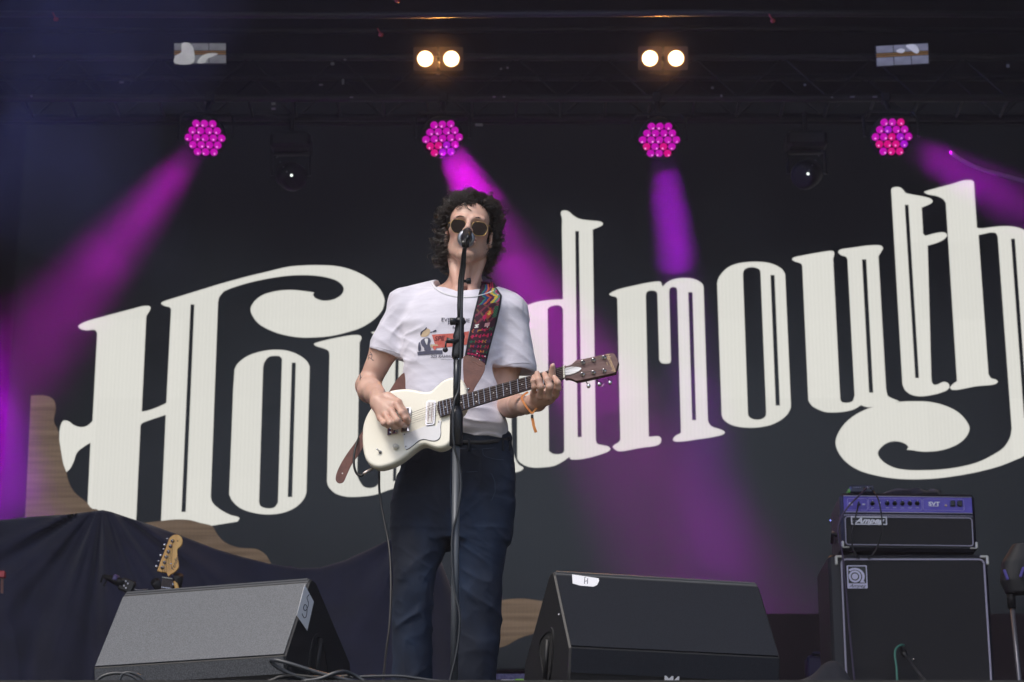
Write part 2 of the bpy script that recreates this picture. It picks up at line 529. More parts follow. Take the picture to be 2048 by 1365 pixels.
# ------------------------------------------------------------------ LED screen
YS = 14.0
def led_mat(name, col, col2=None, k=1.0, stripe=.05, bgmode=0):
    m = bpy.data.materials.new(name); m.use_nodes = True
    nt = m.node_tree; b = nt.nodes['Principled BSDF']
    b.inputs['Base Color'].default_value = (.004, .004, .004, 1); b.inputs['Roughness'].default_value = .8; b.inputs['Specular IOR Level'].default_value = .05
    L = nt.links.new
    ge = nt.nodes.new('ShaderNodeNewGeometry')
    sp = nt.nodes.new('ShaderNodeSeparateXYZ'); L(ge.outputs['Position'], sp.inputs[0])
    def math_(op, a, b_=None, c=None):
        n = nt.nodes.new('ShaderNodeMath'); n.operation = op
        for i, v in enumerate((a, b_, c)):
            if v is None: continue
            if isinstance(v, (int, float)): n.inputs[i].default_value = v
            else: L(v, n.inputs[i])
        return n.outputs[0]
    # columns of diodes: a fine vertical ripple, and modules of slightly different strength
    s1 = math_('SINE', math_('MULTIPLY', sp.outputs['X'], 2 * math.pi / .0235))
    s2 = math_('SINE', math_('MULTIPLY', sp.outputs['X'], 2 * math.pi / .091))
    wv = nt.nodes.new('ShaderNodeTexWhiteNoise'); wv.noise_dimensions = '2D'
    cx = math_('FLOOR', math_('MULTIPLY', sp.outputs['X'], 2.0)); cz = math_('FLOOR', math_('MULTIPLY', sp.outputs['Z'], 2.0))
    cb = nt.nodes.new('ShaderNodeCombineXYZ'); L(cx, cb.inputs[0]); L(cz, cb.inputs[1]); L(cb.outputs[0], wv.inputs['Vector'])
    fac = math_('ADD', math_('MULTIPLY', s1, stripe), math_('MULTIPLY', s2, stripe * .15))
    fac = math_('ADD', fac, math_('MULTIPLY', math_('SUBTRACT', wv.outputs['Value'], .5), .05))
    fac = math_('ADD', fac, 1.0)
    b.inputs['Emission Strength'].default_value = 1
    mix = nt.nodes.new('ShaderNodeVectorMath'); mix.operation = 'SCALE'
    L(fac, mix.inputs['Scale'])
    if bgmode == 1:     # the picture on the screen: slate, paler in its lower middle
        gx = math_('MULTIPLY', math_('SUBTRACT', sp.outputs['X'], .2), .19)
        gz = math_('MULTIPLY', math_('SUBTRACT', sp.outputs['Z'], 2.45), .46)
        rr = math_('SQRT', math_('ADD', math_('MULTIPLY', gx, gx), math_('MULTIPLY', gz, gz)))
        nz = nt.nodes.new('ShaderNodeTexNoise'); nz.inputs['Scale'].default_value = .8; L(ge.outputs['Position'], nz.inputs['Vector'])
        rr = math_('ADD', rr, math_('MULTIPLY', math_('SUBTRACT', nz.outputs['Fac'], .5), .5))
        rp = nt.nodes.new('ShaderNodeValToRGB'); L(rr, rp.inputs['Fac'])
        rp.color_ramp.interpolation = 'EASE'
        rp.color_ramp.elements[0].position = .05; rp.color_ramp.elements[0].color = (*[c * EMI * k for c in col], 1)
        rp.color_ramp.elements[1].position = .95; rp.color_ramp.elements[1].color = (*[c * EMI * k for c in col2], 1)
        L(rp.outputs['Color'], mix.inputs[0])
    elif bgmode == 2:   # timber picture
        mp = nt.nodes.new('ShaderNodeMapping'); mp.inputs['Scale'].default_value = (1.2, 1, 26)
        L(ge.outputs['Position'], mp.inputs['Vector'])
        nz = nt.nodes.new('ShaderNodeTexNoise'); nz.inputs['Scale'].default_value = 1.6; nz.inputs['Detail'].default_value = 6
        L(mp.outputs[0], nz.inputs['Vector'])
        rp = nt.nodes.new('ShaderNodeValToRGB'); L(nz.outputs['Fac'], rp.inputs['Fac'])
        rp.color_ramp.elements[0].position = .3; rp.color_ramp.elements[0].color = (*[c * EMI * k for c in col], 1)
        rp.color_ramp.elements[1].position = .7; rp.color_ramp.elements[1].color = (*[c * EMI * k for c in col2], 1)
        L(rp.outputs['Color'], mix.inputs[0])
    else:
        mix.inputs[0].default_value = [c * EMI * k for c in col]
    L(mix.outputs[0], b.inputs['Emission Color'])
    return m

M_led_bg = led_mat('led_slate', (.027, .032, .039), (.0040, .0044, .0052), bgmode=1, stripe=.02)
M_led_white = led_mat('led_cream', (.72, .71, .655), stripe=.022)
M_led_wood = led_mat('led_timber', (.085, .060, .042), (.16, .115, .082), bgmode=2, stripe=.03)

scr_pl = Plane(P(1024, 700, YS), (1, 0, 0), (0, -1, 0))
screen = thing('led_screen', 'huge LED wall behind the singer showing a cream band name on slate', 'led screen', (0, YS, 0))
u0, vt = scr_pl.uv(57, 190); _, vb = scr_pl.uv(1024, 1338); u1 = 4.6
me = mesh_of([scr_pl.at(u0, vb), scr_pl.at(u1, vb), scr_pl.at(u1, vt), scr_pl.at(u0, vt)], [(0, 1, 2, 3)])
link_mesh('picture_panel', me, M_led_bg, screen)
MB().box(((u0 + u1) / 2, YS + .075, scr_pl.at(0, (vt + vb) / 2).z), (u1 - u0 + .02, .12, vt - vb + .02)).build('cabinet_wall', M_metal_blk, screen)

RG = {1: (100, 520, .17578), 2: (100, 760, .22713), 3: (440, 500, .17578), 4: (440, 670, .27108), 5: (1010, 400, .20513),
      6: (1010, 680, .20513), 7: (1200, 520, .16119), 8: (1200, 700, .16119), 9: (1420, 480, .1612), 10: (1420, 660, .1612),
      11: (1640, 480, .26385), 12: (1760, 350, .18321), 13: (1760, 580, .18321), 14: (1660, 760, .18945), 0: (0, 0, 1.0)}
def tr(s):
    """'@3 x,y x,y* ...': @n switches the survey sheet, * marks a sharp corner"""
    out = []; g = RG[0]
    for t in s.split():
        if t[0] == '@': g = RG[int(t[1:])]; continue
        c = t.endswith('*'); x, y = t.rstrip('*').split(',')
        p = scr_pl.uv(g[0] + float(x) * g[2], g[1] + float(y) * g[2])
        out.append((p[0], p[1], 1) if c else p)
    return smooth_poly(out)

def letter(w, *loops, mat_=None, name='letter', lift=.003):
    me = curve_mesh([tr(l) for l in loops])
    return link_mesh(name, put_on(me, scr_pl, w=lift), mat_ or M_led_white, screen)

letter('H', """@1 320,760 345,735 420,700 500,675* 1040,532* 1090,525 1135,532 1145,550 1135,580 1098,640* 1095,665* @2 808,282* 850,275 940,245 1000,218 1025,205*
@1 1378,570* 1365,545 1300,525 1265,500 1275,485 1320,465* @3 0,390* 300,308 500,260 780,195 950,180 1120,177 1300,185 1450,215 1600,275 1720,350 1820,450 1865,540 1872,590 1850,680
1800,750 1720,820 1600,890 1450,940 1250,985 1050,1000 920,1000 750,975 600,930 450,850 380,770 350,700 355,650 400,580 480,520 600,480 750,460 870,462 980,475 1055,485 1072,490*
1055,515* 1085,550 1150,577 1230,580 1310,560 1380,515 1408,460 1395,410 1340,360 1250,325 1120,300 950,290 750,300 520,335 300,385 100,450 40,480 0,520 @1 1970,370 1925,430 1912,490*
@2 1416,1030* 1430,1080 1480,1130 1585,1190 @0 474,1034 479,1037 475,1044* @2 1400,1290* 975,1330* 1020,310* 830,375 805,390 797,405* 755,1330* 320,1340* 357,555* 300,590 240,640 210,720 180,780 145,815*
118,740 100,640 83,530 90,420 115,365 160,365 210,400 270,418 330,405 375,365* @1 537,850* 530,820 500,800 420,805 350,790""",
       "@1 1600,510* 1643,510* @2 1195,1165* 1158,1165*")
letter('o', """@4 108,255* 130,215 200,160 300,125 400,112 500,120 580,150 640,195 662,235* 638,1165* 620,1210 570,1265 480,1310 360,1327 250,1315 150,1280 90,1225 68,1180* 98,400*""",
       "@4 318,240* 330,200 360,165 400,157 440,160 458,180* 428,1240* 400,1275 350,1282 300,1265 288,1235*",
       "@4 530,207* 560,207* 533,1198* 500,1198*")
letter('u', """@4 693,70 710,60 850,25 1000,2 1035,8 1045,22 1030,60* 1012,1040* 1030,1080 1060,1120 1100,1132 1150,1120 1180,1085* 1200,60* @0 742,665* 800,655* 838,655* 826,690* 818,930* 850,950 820,968
@4 1250,1145 1150,1180 1040,1195 930,1195 850,1170 800,1120 790,1085* 808,150* 800,120 760,100 710,85""",
       "@4 1296,120* 1320,120* 1300,1080* 1276,1080*")
letter('n', """@0 850,670* 900,660* 930,668* 960,655* 1000,660 1020,690* 1024,900* 1036,928 1047,937 1040,943 1000,950* 962,950* 960,720* 940,700 920,720* 914,955* 850,960* 858,700*""")
letter('d', """@5 105,1240* 125,1110 175,1055 240,1020 320,995 400,982 480,975 565,972* 555,300* 555,180 545,140 550,115 580,105 620,115 660,150 720,185 800,200 920,212 945,222 955,237 940,255 855,292*
@6 885,980* 900,1015 960,1030 1010,1045 1027,1065 1015,1085 930,1120 750,1165 650,1170* 635,1160 630,1142* 560,1190 480,1230 380,1245 270,1247 200,1230 150,1200 120,1165* 118,740*""",
       "@5 415,1065* 440,1045 500,1030 545,1040 565,1070* @6 578,1090* 555,1110 510,1118 460,1110 428,1085*",
       "@5 685,307* 720,307* @6 747,950* 708,950*")
letter('m', """@7 115,432 130,415 210,375 430,320 600,285 700,272 750,275 765,305 777,338* 800,310 860,265 950,235 1060,227 1150,237 1230,270 1275,310 1285,345* @8 1338,870* 1350,910 1390,955 1480,985
1535,1010 1548,1030 1530,1050 1400,1085 1200,1115 1020,1140 930,1138 905,1118 920,1085 960,1055 1000,1035 1005,1020* @7 958,390* 945,350 905,340 870,355 858,400* 880,1250* 870,1280 810,1290
760,1280 735,1245* 712,440* 700,400 640,383 585,400 568,440* @8 605,1080* 640,1080 720,1075 750,1090 760,1120 745,1165 700,1190 500,1220 280,1260 220,1258 175,1230 158,1205 180,1180 235,1145 252,1115*
@7 215,490* 200,465 150,452""", "@7 1095,405* 1148,405* @8 1192,875* 1143,875*")
letter('o', """@9 88,540* 105,480 160,400 240,335 350,295 480,277 600,275 720,287 830,325 900,375 932,430* @10 1003,920* 1000,970 960,1050 880,1120 760,1180 620,1210 500,1217 350,1205 230,1165 165,1110 145,1060*""",
       "@9 408,420* 430,370 500,343 570,350 615,375 627,410* @10 697,1020* 690,1070 650,1105 580,1118 520,1105 480,1075 470,1040*",
       "@9 750,440* 800,440* @10 867,942* 815,942*")
letter('u', """@9 1018,243 1040,222 1180,190 1400,152 1500,140 1535,150 1540,190 1527,235* @11 153,1210* 165,1230 200,1237 245,1225 262,1180* 208,150* 195,130 160,118 138,95 150,78 250,60 400,42 465,48 477,65 465,90 443,125*
500,1130* 515,1185 540,1200 602,1225* 520,1247 430,1262 360,1270 310,1255* 260,1285 180,1305 100,1310 @10 1650,1022 1530,1028 1430,1022 1330,985 1260,940 1220,880* @9 1145,330* 1130,300 1080,280 1040,265""",
       "@11 318,150* 350,150* 403,1160* 372,1160*")
letter('t', """@12 122,170 135,145 180,135 220,140 250,165 280,200 340,215 500,245 555,265 575,290 555,315 455,360* 470,640* 490,665 560,650 660,630 710,635 733,660 700,705 620,745 520,775* @13 560,960* 570,1020 600,1040
640,1030 690,1008 740,1020 757,1055 740,1090 650,1130 540,1155 440,1165 350,1150 280,1105 245,1040* @12 124,200*""", "@12 270,330* 310,330* @13 425,965* 385,965*")
letter('h', """@12 482,190 500,180 620,145 800,95 910,62 960,58 1005,62 1025,80* 1058,580* 1110,587 1200,575 1350,562 1480,572 1572,605 @0 2062,474 2078,500* 2096,800* 2086,860 2048,912
@14 1950,850 1800,910 1600,965 1400,1005 1150,1040 900,1053 700,1045 500,1015 300,955 170,870 90,770 58,670 80,580 150,470 270,370 430,295 600,255 750,233 900,228 1050,235 1200,270 1330,330 1420,410 1472,510
1440,600 1350,680 1200,740 1050,760 940,757 870,745 810,740* 830,710* 790,675 690,650 600,670 540,715 505,770 520,820 580,880 680,930 800,952 950,957 1150,950 1350,925 1550,875 1700,805 1830,720 1900,610 1918,520*
@12 1285,680* 1265,640 1215,632 1140,645 1075,660* @13 1183,920* 1210,965 1270,985 1285,1005 1260,1030 1050,1055 830,1095 780,1090 765,1070 790,1035 840,1000* @12 718,310* 690,270 620,235 520,215""",
       "@12 1430,700* 1472,700* @13 1612,1400* 1572,1400*")
# timber shapes of the picture
letter('w', "@0 62,792* 91,792 107,800 112,818 108,843 116,861 @2 83,530 100,640 118,740 145,815 165,900 215,990 327,1085 370,1135 425,1150 @0 205,1060* 205,1130* 46,1130*", mat_=M_led_wood, name='timber_shape', lift=.0055)
letter('w', "@0 270,1052* 282,1048 320,1043 350,1040 379,1041 402,1047 424,1053 434,1068 448,1084 478,1096 513,1099 530,1109 541,1126 545,1140* 560,1190* 262,1190*", mat_=M_led_wood, name='timber_shape', lift=.0055)
letter('w', "@0 905,1228 925,1212 960,1204 990,1203 1020,1199 1047,1198 1070,1201 1110,1208 1150,1222 1160,1240 1140,1255 1110,1262 1070,1268 1040,1277 1010,1293 990,1297 955,1296 920,1280 905,1255", mat_=M_led_wood, name='timber_shape', lift=.0055)

# ------------------------------------------------------------------ risers and drape hems below the screen
struct('riser_platform', MB().box((0.2, 13.3, .12), (7.4, .9, .24)).box((.2, 12.84, .12), (7.5, .02, .23)), M_black)
x0 = P(1490, 1228, 12.6).x
tag(MB().box((x0 + 1.3, 12.75, P(1600, 1228, 12.6).z / 2), (2.6, .3, P(1600, 1228, 12.6).z)).build('equipment_case', mat('maroon_black_drape', (.012, .005, .008), .9, col2=(.02, .009, .013), nscale=5)),
    'dark draped case standing behind the bass cabinet under the screen', 'case')

# ------------------------------------------------------------------ lighting truss
YT = 12.95
truss = thing('lighting_truss', 'long black box truss carrying the pink wash lights over the stage', 'truss', (0, YT, P(1024, 197, YT).z))
zt, zb = P(1024, 115, YT).z, P(1024, 197, YT).z
for yy, zz in ((YT, zt), (YT, zb), (YT + .29, zt), (YT + .29, zb)):
    MB().tube([(-6.6, yy, zz), (6.6, yy, zz)], .022, 10).build('chord', M_alu if (yy == YT) else M_metal_blk, truss, smooth=True)
i = 0
x = -4.4
dz = zt - zb
while x < 4.4:
    for yy in (YT, YT + .29):
        a, b = ((x, yy, zb), (x + dz, yy, zt)) if i % 2 == 0 else ((x, yy, zt), (x + dz, yy, zb))
        MB().tube([a, b], .0065, 6).build('brace', M_metal_blk, truss)
    MB().tube([(x, YT, zb), (x, YT + .29, zb)], .009, 6).build('cross_brace', M_metal_blk, truss)
    x += dz; i += 1
M_tag = mat('pale_tape', (.17, .17, .18), .7)
M_red = mat('red_gaffer', (.22, .015, .01), .6)
M_pipe = mat('dark_rigging', (.010, .010, .011), .6)
# dark rigging high above: joists, cable looms, hooks
for k, (py, Y, rr) in enumerate(((28, 12.2, .02), (60, 14.6, .02), (232, 13.6, .012), (246, 13.3, .010))):
    tag(MB().tube([P(-60, py, Y), P(700, py + 3, Y), P(1400, py - 2, Y), P(2110, py + 2, Y)], rr, 8).build('rigging_pipe', M_pipe if k < 2 else M_metal_blk, smooth=True),
        ['black pipe nearest the top edge above the truss', 'black pipe between the top edge and the blinder lamps', 'thin black cable pipe just under the truss', 'lowest thin dark pipe level with the wash lights'][k], 'pipe')
tape_bits = [(243, 165, 11, 5), (642, 170, 10, 4), (690, 120, 7, 4), (958, 250, 19, 7), (547, 208, 11, 7), (547, 218, 11, 5), (1425, 176, 7, 6), (1705, 194, 12, 4), (1750, 194, 12, 4), (1664, 195, 6, 3),
             (2016, 132, 8, 9), (665, 128, 9, 8), (686, 164, 6, 16), (703, 195, 9, 3), (988, 194, 8, 3), (1008, 194, 7, 3), (1002, 138, 5, 5), (1015, 136, 5, 5), (876, 149, 10, 3), (1610, 170, 6, 5), (1443, 192, 5, 7), (68, 113, 5, 5), (63, 193, 5, 6)]
for (px, py, w, h) in tape_bits:
    c = P(px, py, YT - .03); s = 13.8 / FPX
    tag(MB().box(c, (w * s * .8, .012, h * s * .7), bev=.002).build('tape_marker', M_tag), 'small pale tape tag stuck on the dark lighting truss', 'tape', 'pale tags and clamps on the truss')
HOOKL = ['small red hook in the dark roof at the upper left', 'small red hook in the dark roof right of the blinders', 'tiny red hook at the very top edge above the left blinder', 'dim red hook left of the left blinder pair']
for k, (px, py) in enumerate(((112, 39), (1546, 42), (795, 2), (762, 70))):
    c = P(px, py, 12.0); s = 12.7 / FPX
    tag(MB().ball(c, .013, 8, (1.2, .7, 1)).tube([c, c + Vector((-.02, 0, .04))], .004, 6).build('red_hook', M_red), HOOKL[k], 'hook', 'red hooks in the roof')

# ------------------------------------------------------------------ pink wash lights
def emis(name, col, k):
    m = bpy.data.materials.new(name); m.use_nodes = True
    b = m.node_tree.nodes['Principled BSDF']
    b.inputs['Base Color'].default_value = (*[min(1, c) * .05 for c in col], 1); b.inputs['Roughness'].default_value = .4; b.inputs['Specular IOR Level'].default_value = .15
    b.inputs['Emission Color'].default_value = (*col, 1); b.inputs['Emission Strength'].default_value = k * EMI
    return m
M_lens = emis('magenta_lens', (.50, .0, .40), 1.0)
M_lens_r = emis('crimson_lens', (.62, .0, .20), 1.0)
M_lens_v = emis('violet_lens', (.36, .0, .52), 1.0)
M_spark = emis('lens_sparkle', (1.0, .42, .92), 1.1)
M_ring = mat('black_lens_ring', (.02, .004, .02), .4)

def wash(px, py, tgt, watts, ang, reds=(), viol=(), blend=1.0, label='', col=(1.0, .0, 1.0), Y=12.8):
    c = P(px, py, Y)
    d = (Vector(tgt) - c).normalized()
    root = thing('wash_light', label, 'stage light', c, 'pink wash lights hung in a row under the truss')
    # the lamp tips only part of the way down: lenses face the audience in every head
    face = (d * .45 + (Vector((0, 0, CAMZ)) - c).normalized() * 1.0).normalized()
    pl = Plane(c, (1, 0, 0), face)
    s = 13.35 / FPX
    MB().lathe(c - face * .16, face, [(0, .05), (.03, .09), (.12, 43 * s), (.155, 45 * s), (.158, 43 * s)], 24).build('housing', M_metal_blk, root, smooth=True)
    k = 0; sp = 17.4 * s
    order = []
    for row, n in enumerate((3, 4, 5, 4, 3)):
        for q in range(n):
            order.append(((q - (n - 1) / 2) * sp, (2 - row) * sp * .866))
    for k, (u, v) in enumerate(order):
        m = M_lens_r if k in reds else (M_lens_v if k in viol else M_lens)
        e = MB().lathe(pl.at(u, v, 0), face, [(0, 8.0 * s), (.006, 7.6 * s), (.012, 5.6 * s), (.016, 2.4 * s), (.017, 0)], 14).build('lens', m, root, smooth=True)
        th = k * 2.4
        MB().ball(pl.at(u + 3.2 * s * math.cos(th), v - 2.2 * s, .0150), 1.9 * s, 6).build('glint', M_spark, e)
    # yoke
    a = c + Vector((-.155, 0, 0)); b = c + Vector((.155, 0, 0))
    MB().tube([a, a + Vector((0, .02, .13)), a + Vector((.03, .03, .17)), b + Vector((-.03, .03, .17)), b + Vector((0, .02, .13)), b], .009, 6).build('yoke', M_metal_blk, root)
    MB().tube([c + Vector((0, .03, .17)), Vector((c.x, YT, zb - .02))], .016, 8).box((c.x, YT, zb), (.05, .06, .06), bev=.006).build('clamp', M_metal_blk, root)
    ld = bpy.data.lights.new('wash_beam', 'SPOT')
    ld.energy = watts; ld.color = col; ld.spot_size = R(ang); ld.spot_blend = blend; ld.shadow_soft_size = .09
    lo = bpy.data.objects.new('wash_beam', ld); COL.objects.link(lo)
    lo.parent = root; lo.location = face * .05
    lo.rotation_euler = (-d).to_track_quat('Z', 'Y').to_euler()
    return root
BEAM = 19.0
wash(410, 276, P(110, 640, 12.6), 900 * BEAM, 24, label='pink LED wash light at the left end of the row beaming down-left')
wash(885, 277, P(1130, 700, 13.0), 1700 * BEAM, 25, reds=(12, 13, 16), viol=(14, 17, 18), label='pink LED wash light beaming over the head of the singer')
wash(1319, 280, P(1424, 1000, 13.5), 1500 * BEAM, 15, reds=(12, 14, 18), label='pink LED wash light beaming straight down above letter m', col=(.60, .0, 1.0))
wash(1784, 274, P(2060, 420, 12.3), 900 * BEAM, 17, reds=(2, 9, 12, 13, 14, 17, 18), viol=(4, 10, 15), label='pink LED wash light right of the row above letters t and h', col=(.8, .0, 1.0))
wash(-150, 280, P(-20, 920, 13.1), 4200 * BEAM, 20, label='pink LED wash light just outside the picture on the left', col=(.60, .0, 1.0))

# a blue side light stands high in the left wing and colours the smoke that drifts before it
bc = Vector((-5.0, 10.2, 3.3))
bl = thing('side_light', 'blue side light on a wing stand beyond the left edge of the picture', 'stage light', (bc.x, bc.y, 0))
bd = Vector((1, 0, .16)).normalized()
MB().lathe(bc - bd * .2, bd, [(0, .05), (.03, .09), (.16, .11), (.2, .115), (.2, .10)], 20).build('housing', M_metal_blk, bl, smooth=True)
MB().lathe(bc - bd * .01, bd, [(0, .095), (.01, .08), (.02, 0)], 20).build('lens', emis('blue_lens', (.05, .10, 1.0), 1.0), bl, smooth=True)
MB().tube([bc + Vector((-.1, 0, -.1)), (bc.x - .1, bc.y, .02)], .025, 8).build('pole', M_metal_blk, bl)
ld = bpy.data.lights.new('blue_beam', 'SPOT'); ld.energy = 1500; ld.color = (.22, .28, 1.0); ld.spot_size = R(58); ld.spot_blend = 1; ld.shadow_soft_size = .1
lo = bpy.data.objects.new('blue_beam', ld); COL.objects.link(lo); lo.parent = bl; lo.location = bc + bd * .04 - Vector((bc.x, bc.y, 0))
lo.rotation_euler = (-bd).to_track_quat('Z', 'Y').to_euler()

# ------------------------------------------------------------------ warm two-lamp blinders
M_hot = bpy.data.materials.new('hot_lamp'); M_hot.use_nodes = True
_b = M_hot.node_tree.nodes['Principled BSDF']; _b.inputs['Emission Color'].default_value = (1, .74, .38, 1); _b.inputs['Emission Strength'].default_value = 3.2
M_rim = emis('glowing_reflector', (.35, .10, .012), .6)
M_hous = mat('glow_brown_housing', (.085, .042, .022), .6)  # brown base colour stands in for the faint lamp glow on the edges
def blinder(px, py, label):
    c = P(px, py, 12.8); s = 13.75 / FPX
    root = thing('blinder_light', label, 'stage light', c, 'warm twin blinders on the truss')
    n = (Vector((0, 0, CAMZ)) - c).normalized()
    pl = Plane(c, (1, 0, 0), n)
    for sx in (-1, 1):
        u = sx * 26.5 * s
        w = 24 * s
        me = curve_mesh([rrect(u - w, -w, u + w, w, .008), circ(u, 0, 19 * s)], extrude=.012)
        h = link_mesh('lamp_housing', put_on(me, pl), M_hous, root)
        rim = MB(); rim.lathe(pl.at(u, 0, .013), n, [(0, w * 1.0), (.004, w * 1.0)], 4)
        MB().lathe(pl.at(u, 0, -.03), n, [(0, 15 * s), (.022, 19 * s), (.026, 19 * s)], 24).build('reflector', M_rim, h, smooth=True)
        MB().lathe(pl.at(u, 0, .0), n, [(0, 15.6 * s), (.008, 15 * s), (.014, 9 * s), (.016, 0)], 24).build('lamp', M_hot, h, smooth=True)
        MB().box(pl.at(u, 0, -.06), (2 * w, .09, 2 * w), U=pl.u, V=n, bev=.01).build('lamp_box', M_hous, h)
    MB().tube([pl.at(0, 0, -.08), (c.x, YT - .02, zt)], .014, 8).build('clamp', M_metal_blk, root)
    ld = bpy.data.lights.new('blinder_glow', 'SPOT'); ld.energy = 55; ld.color = (1, .42, .10); ld.spot_size = R(100); ld.spot_blend = 1; ld.shadow_soft_size = .03
    lo = bpy.data.objects.new('blinder_glow', ld); COL.objects.link(lo); lo.parent = root; lo.location = n * .14
    lo.rotation_euler = (-n).to_track_quat('Z', 'Y').to_euler()
blinder(876.5, 118, 'left one of the two lit warm twin blinders')
blinder(1326, 117, 'right one of the two lit warm twin blinders')

# ------------------------------------------------------------------ flat mirroring panels on the truss; the light they show is set as emission
M_pan = mat('frosted_glow_panel', (.30, .31, .33), .4, col2=(.17, .175, .19), nscale=14, emit=(.30, .31, .33), estr=.12)
M_pan2 = mat('bright_glow_panel', (.60, .61, .60), .4, col2=(.42, .43, .44), nscale=20, emit=(.6, .61, .6), estr=.22)
M_amber = mat('amber_strip', (.22, .12, .03), .5, emit=(.3, .15, .03), estr=.12)
def reflective(cx, cy_, tilt, label, pale):
    c = P(cx, cy_, 12.75); s = 13.75 / FPX
    root = thing('reflective_panel', label, 'stage light', c)
    n = (Vector((0, 0, CAMZ)) - c).normalized()
    U = (Vector((1, 0, 0)) + Vector((0, 0, 1)) * tilt).normalized()
    pl = Plane(c, U, n)
    MB().box(pl.at(0, 0, -.04), (108 * s, .07, 46 * s), U=pl.u, V=n, bev=.004).build('body', M_metal_blk, root)
    for i in range(3):
        a = -52 + i * 35
        for v0, v1 in ((6.0, 20), (-20, -3.5)):
            plate('pane', pl, [rrect((a + .6) * s, v0 * s, (a + 34.2) * s, v1 * s, .002, 2)], M_pan, root, .004, w=-.004)
    plate('amber_bar', pl, [rrect(-52 * s, -2.6 * s, 52 * s, 1.0 * s, .001, 2)], M_amber, root, .004, w=-.004)
    plate('amber_bar', pl, [rrect(-52 * s, 2.2 * s, 52 * s, 4.8 * s, .001, 2)], M_amber, root, .003, w=-.004)
    for lp in pale:
        plate('reflection_shape', pl, [smooth_poly([(x * s, y * s) for x, y in lp])], M_pan2, root, .0024, w=.0006)
    MB().tube([pl.at(0, 0, -.05), (c.x, YT, zt)], .014, 8).build('clamp', M_metal_blk, root)
reflective(400, 107, 0.0, 'pale flat strobe panel with amber strips at the left of the truss',
       [[(-36, 20), (-20, 20), (-13, 8), (-14, -19), (-52, -19), (-50, -6), (-38, 2)], [(-6, -19), (4, -5), (20, 0), (36, -1), (26, -6), (14, -12), (10, -19)]])
reflective(1804.5, 110, .06, 'dimmer grey flat strobe panel at the right of the truss',
       [[(8, 18), (26, 19), (34, 6), (30, 1), (20, 6)], [(-12, 8), (-2, 13), (6, 9), (2, 4), (-8, 5)]])

# ------------------------------------------------------------------ small dark moving heads in front of the screen
M_highlight = emis('small_white_highlight', (.9, 1.0, .92), 1.6)  # emissive dot standing in for a specular highlight on the head
def mover(px, py, flip, label):
    c = P(px, py, 13.2)
    root = thing('moving_head', label, 'stage light', c, 'small dark moving heads hanging before the screen')
    d = Vector((.35 * flip, -.75, -.45)).normalized()
    MB().lathe(c + d * -.10, d, [(0, .05), (.04, .08), (.15, .085), (.2, .07), (.2, .05)], 18).build('head', M_metal_blk, root, smooth=True)
    MB().tube([c + Vector((-.11, 0, 0)), c + Vector((-.11, 0, .14)), c + Vector((.11, 0, .14)), c + Vector((.11, 0, 0))], .012, 6).build('yoke', M_metal_blk, root)
    MB().box(c + Vector((0, 0, .2)), (.24, .18, .1), bev=.02).build('base', M_metal_blk, root)
    MB().tube([c + Vector((0, 0, .24)), Vector((c.x, 13.2, zb + .02))], .015, 6).build('clamp', M_metal_blk, root)
    q = P(px + 2, py - 1, 13.02)
    MB().ball(q, .0085, 8).build('highlight', M_highlight, root)
    for k in range(5):
        MB().ball(q + Vector((-.02 * flip * (k + 1) - .01, .02, .03 * (k + 1))), .0045 - .0005 * k, 6).build('highlight_dot', M_tag, root)  # pale dots set in as further specular highlights
mover(581, 352, 1, 'small dark moving head with a white bulb left of the singer')
mover(1614, 349, -1, 'small dark moving head with a white bulb above letter u')
# a cable bundle sweeping in at the upper right
tag(MB().tube(C3([P(1900, 303, 12.6), P(1925, 322, 12.6), P(1965, 340, 12.6), P(2010, 352, 12.6), P(2060, 366, 12.6)]), [.004] + [.012] * 23 + [.014], 6).build('cable_loom', mat('grey_cable_wrap', (.06, .05, .065), .7), smooth=True),
    'grey sagging cable loom at the upper right above letter h', 'cable')

# ------------------------------------------------------------------ drifting smoke inside the beams
def smoke(name, parts, dens, label_, seed=0, col=(.9, .88, .95), h=.05, amp=.06):
    pts = np.array([p[0] for p in parts]); rs = np.array([p[1] for p in parts])
    lo = (pts - rs[:, None]).min(0) - .25; hi = (pts + rs[:, None]).max(0) + .25
    f = Field(lo, hi, h); f.D[:] = .4
    for p, r in parts: f.ell(p, (r, r * .8, r), None, k=.12, pad=.3)
    f.disp(lambda x, y, z: amp * (np.sin(x * 7 + z * 4 + seed) * np.sin(z * 6 + y * 5 + seed * 2) + .6 * np.sin(x * 15 - z * 12 + seed) * np.sin(y * 13 + z * 9)), band=.35)
    m = bpy.data.materials.new(name); m.use_nodes = True
    nt = m.node_tree; nt.nodes.clear()
    o_ = nt.nodes.new('ShaderNodeOutputMaterial'); v = nt.nodes.new('ShaderNodeVolumePrincipled')
    v.inputs['Density'].default_value = dens; v.inputs['Color'].default_value = (*col, 1)
    nt.links.new(v.outputs['Volume'], o_.inputs['Volume'])
    return tag(link_mesh('smoke', f.mesh(name), m, smooth=True), kind='stuff')
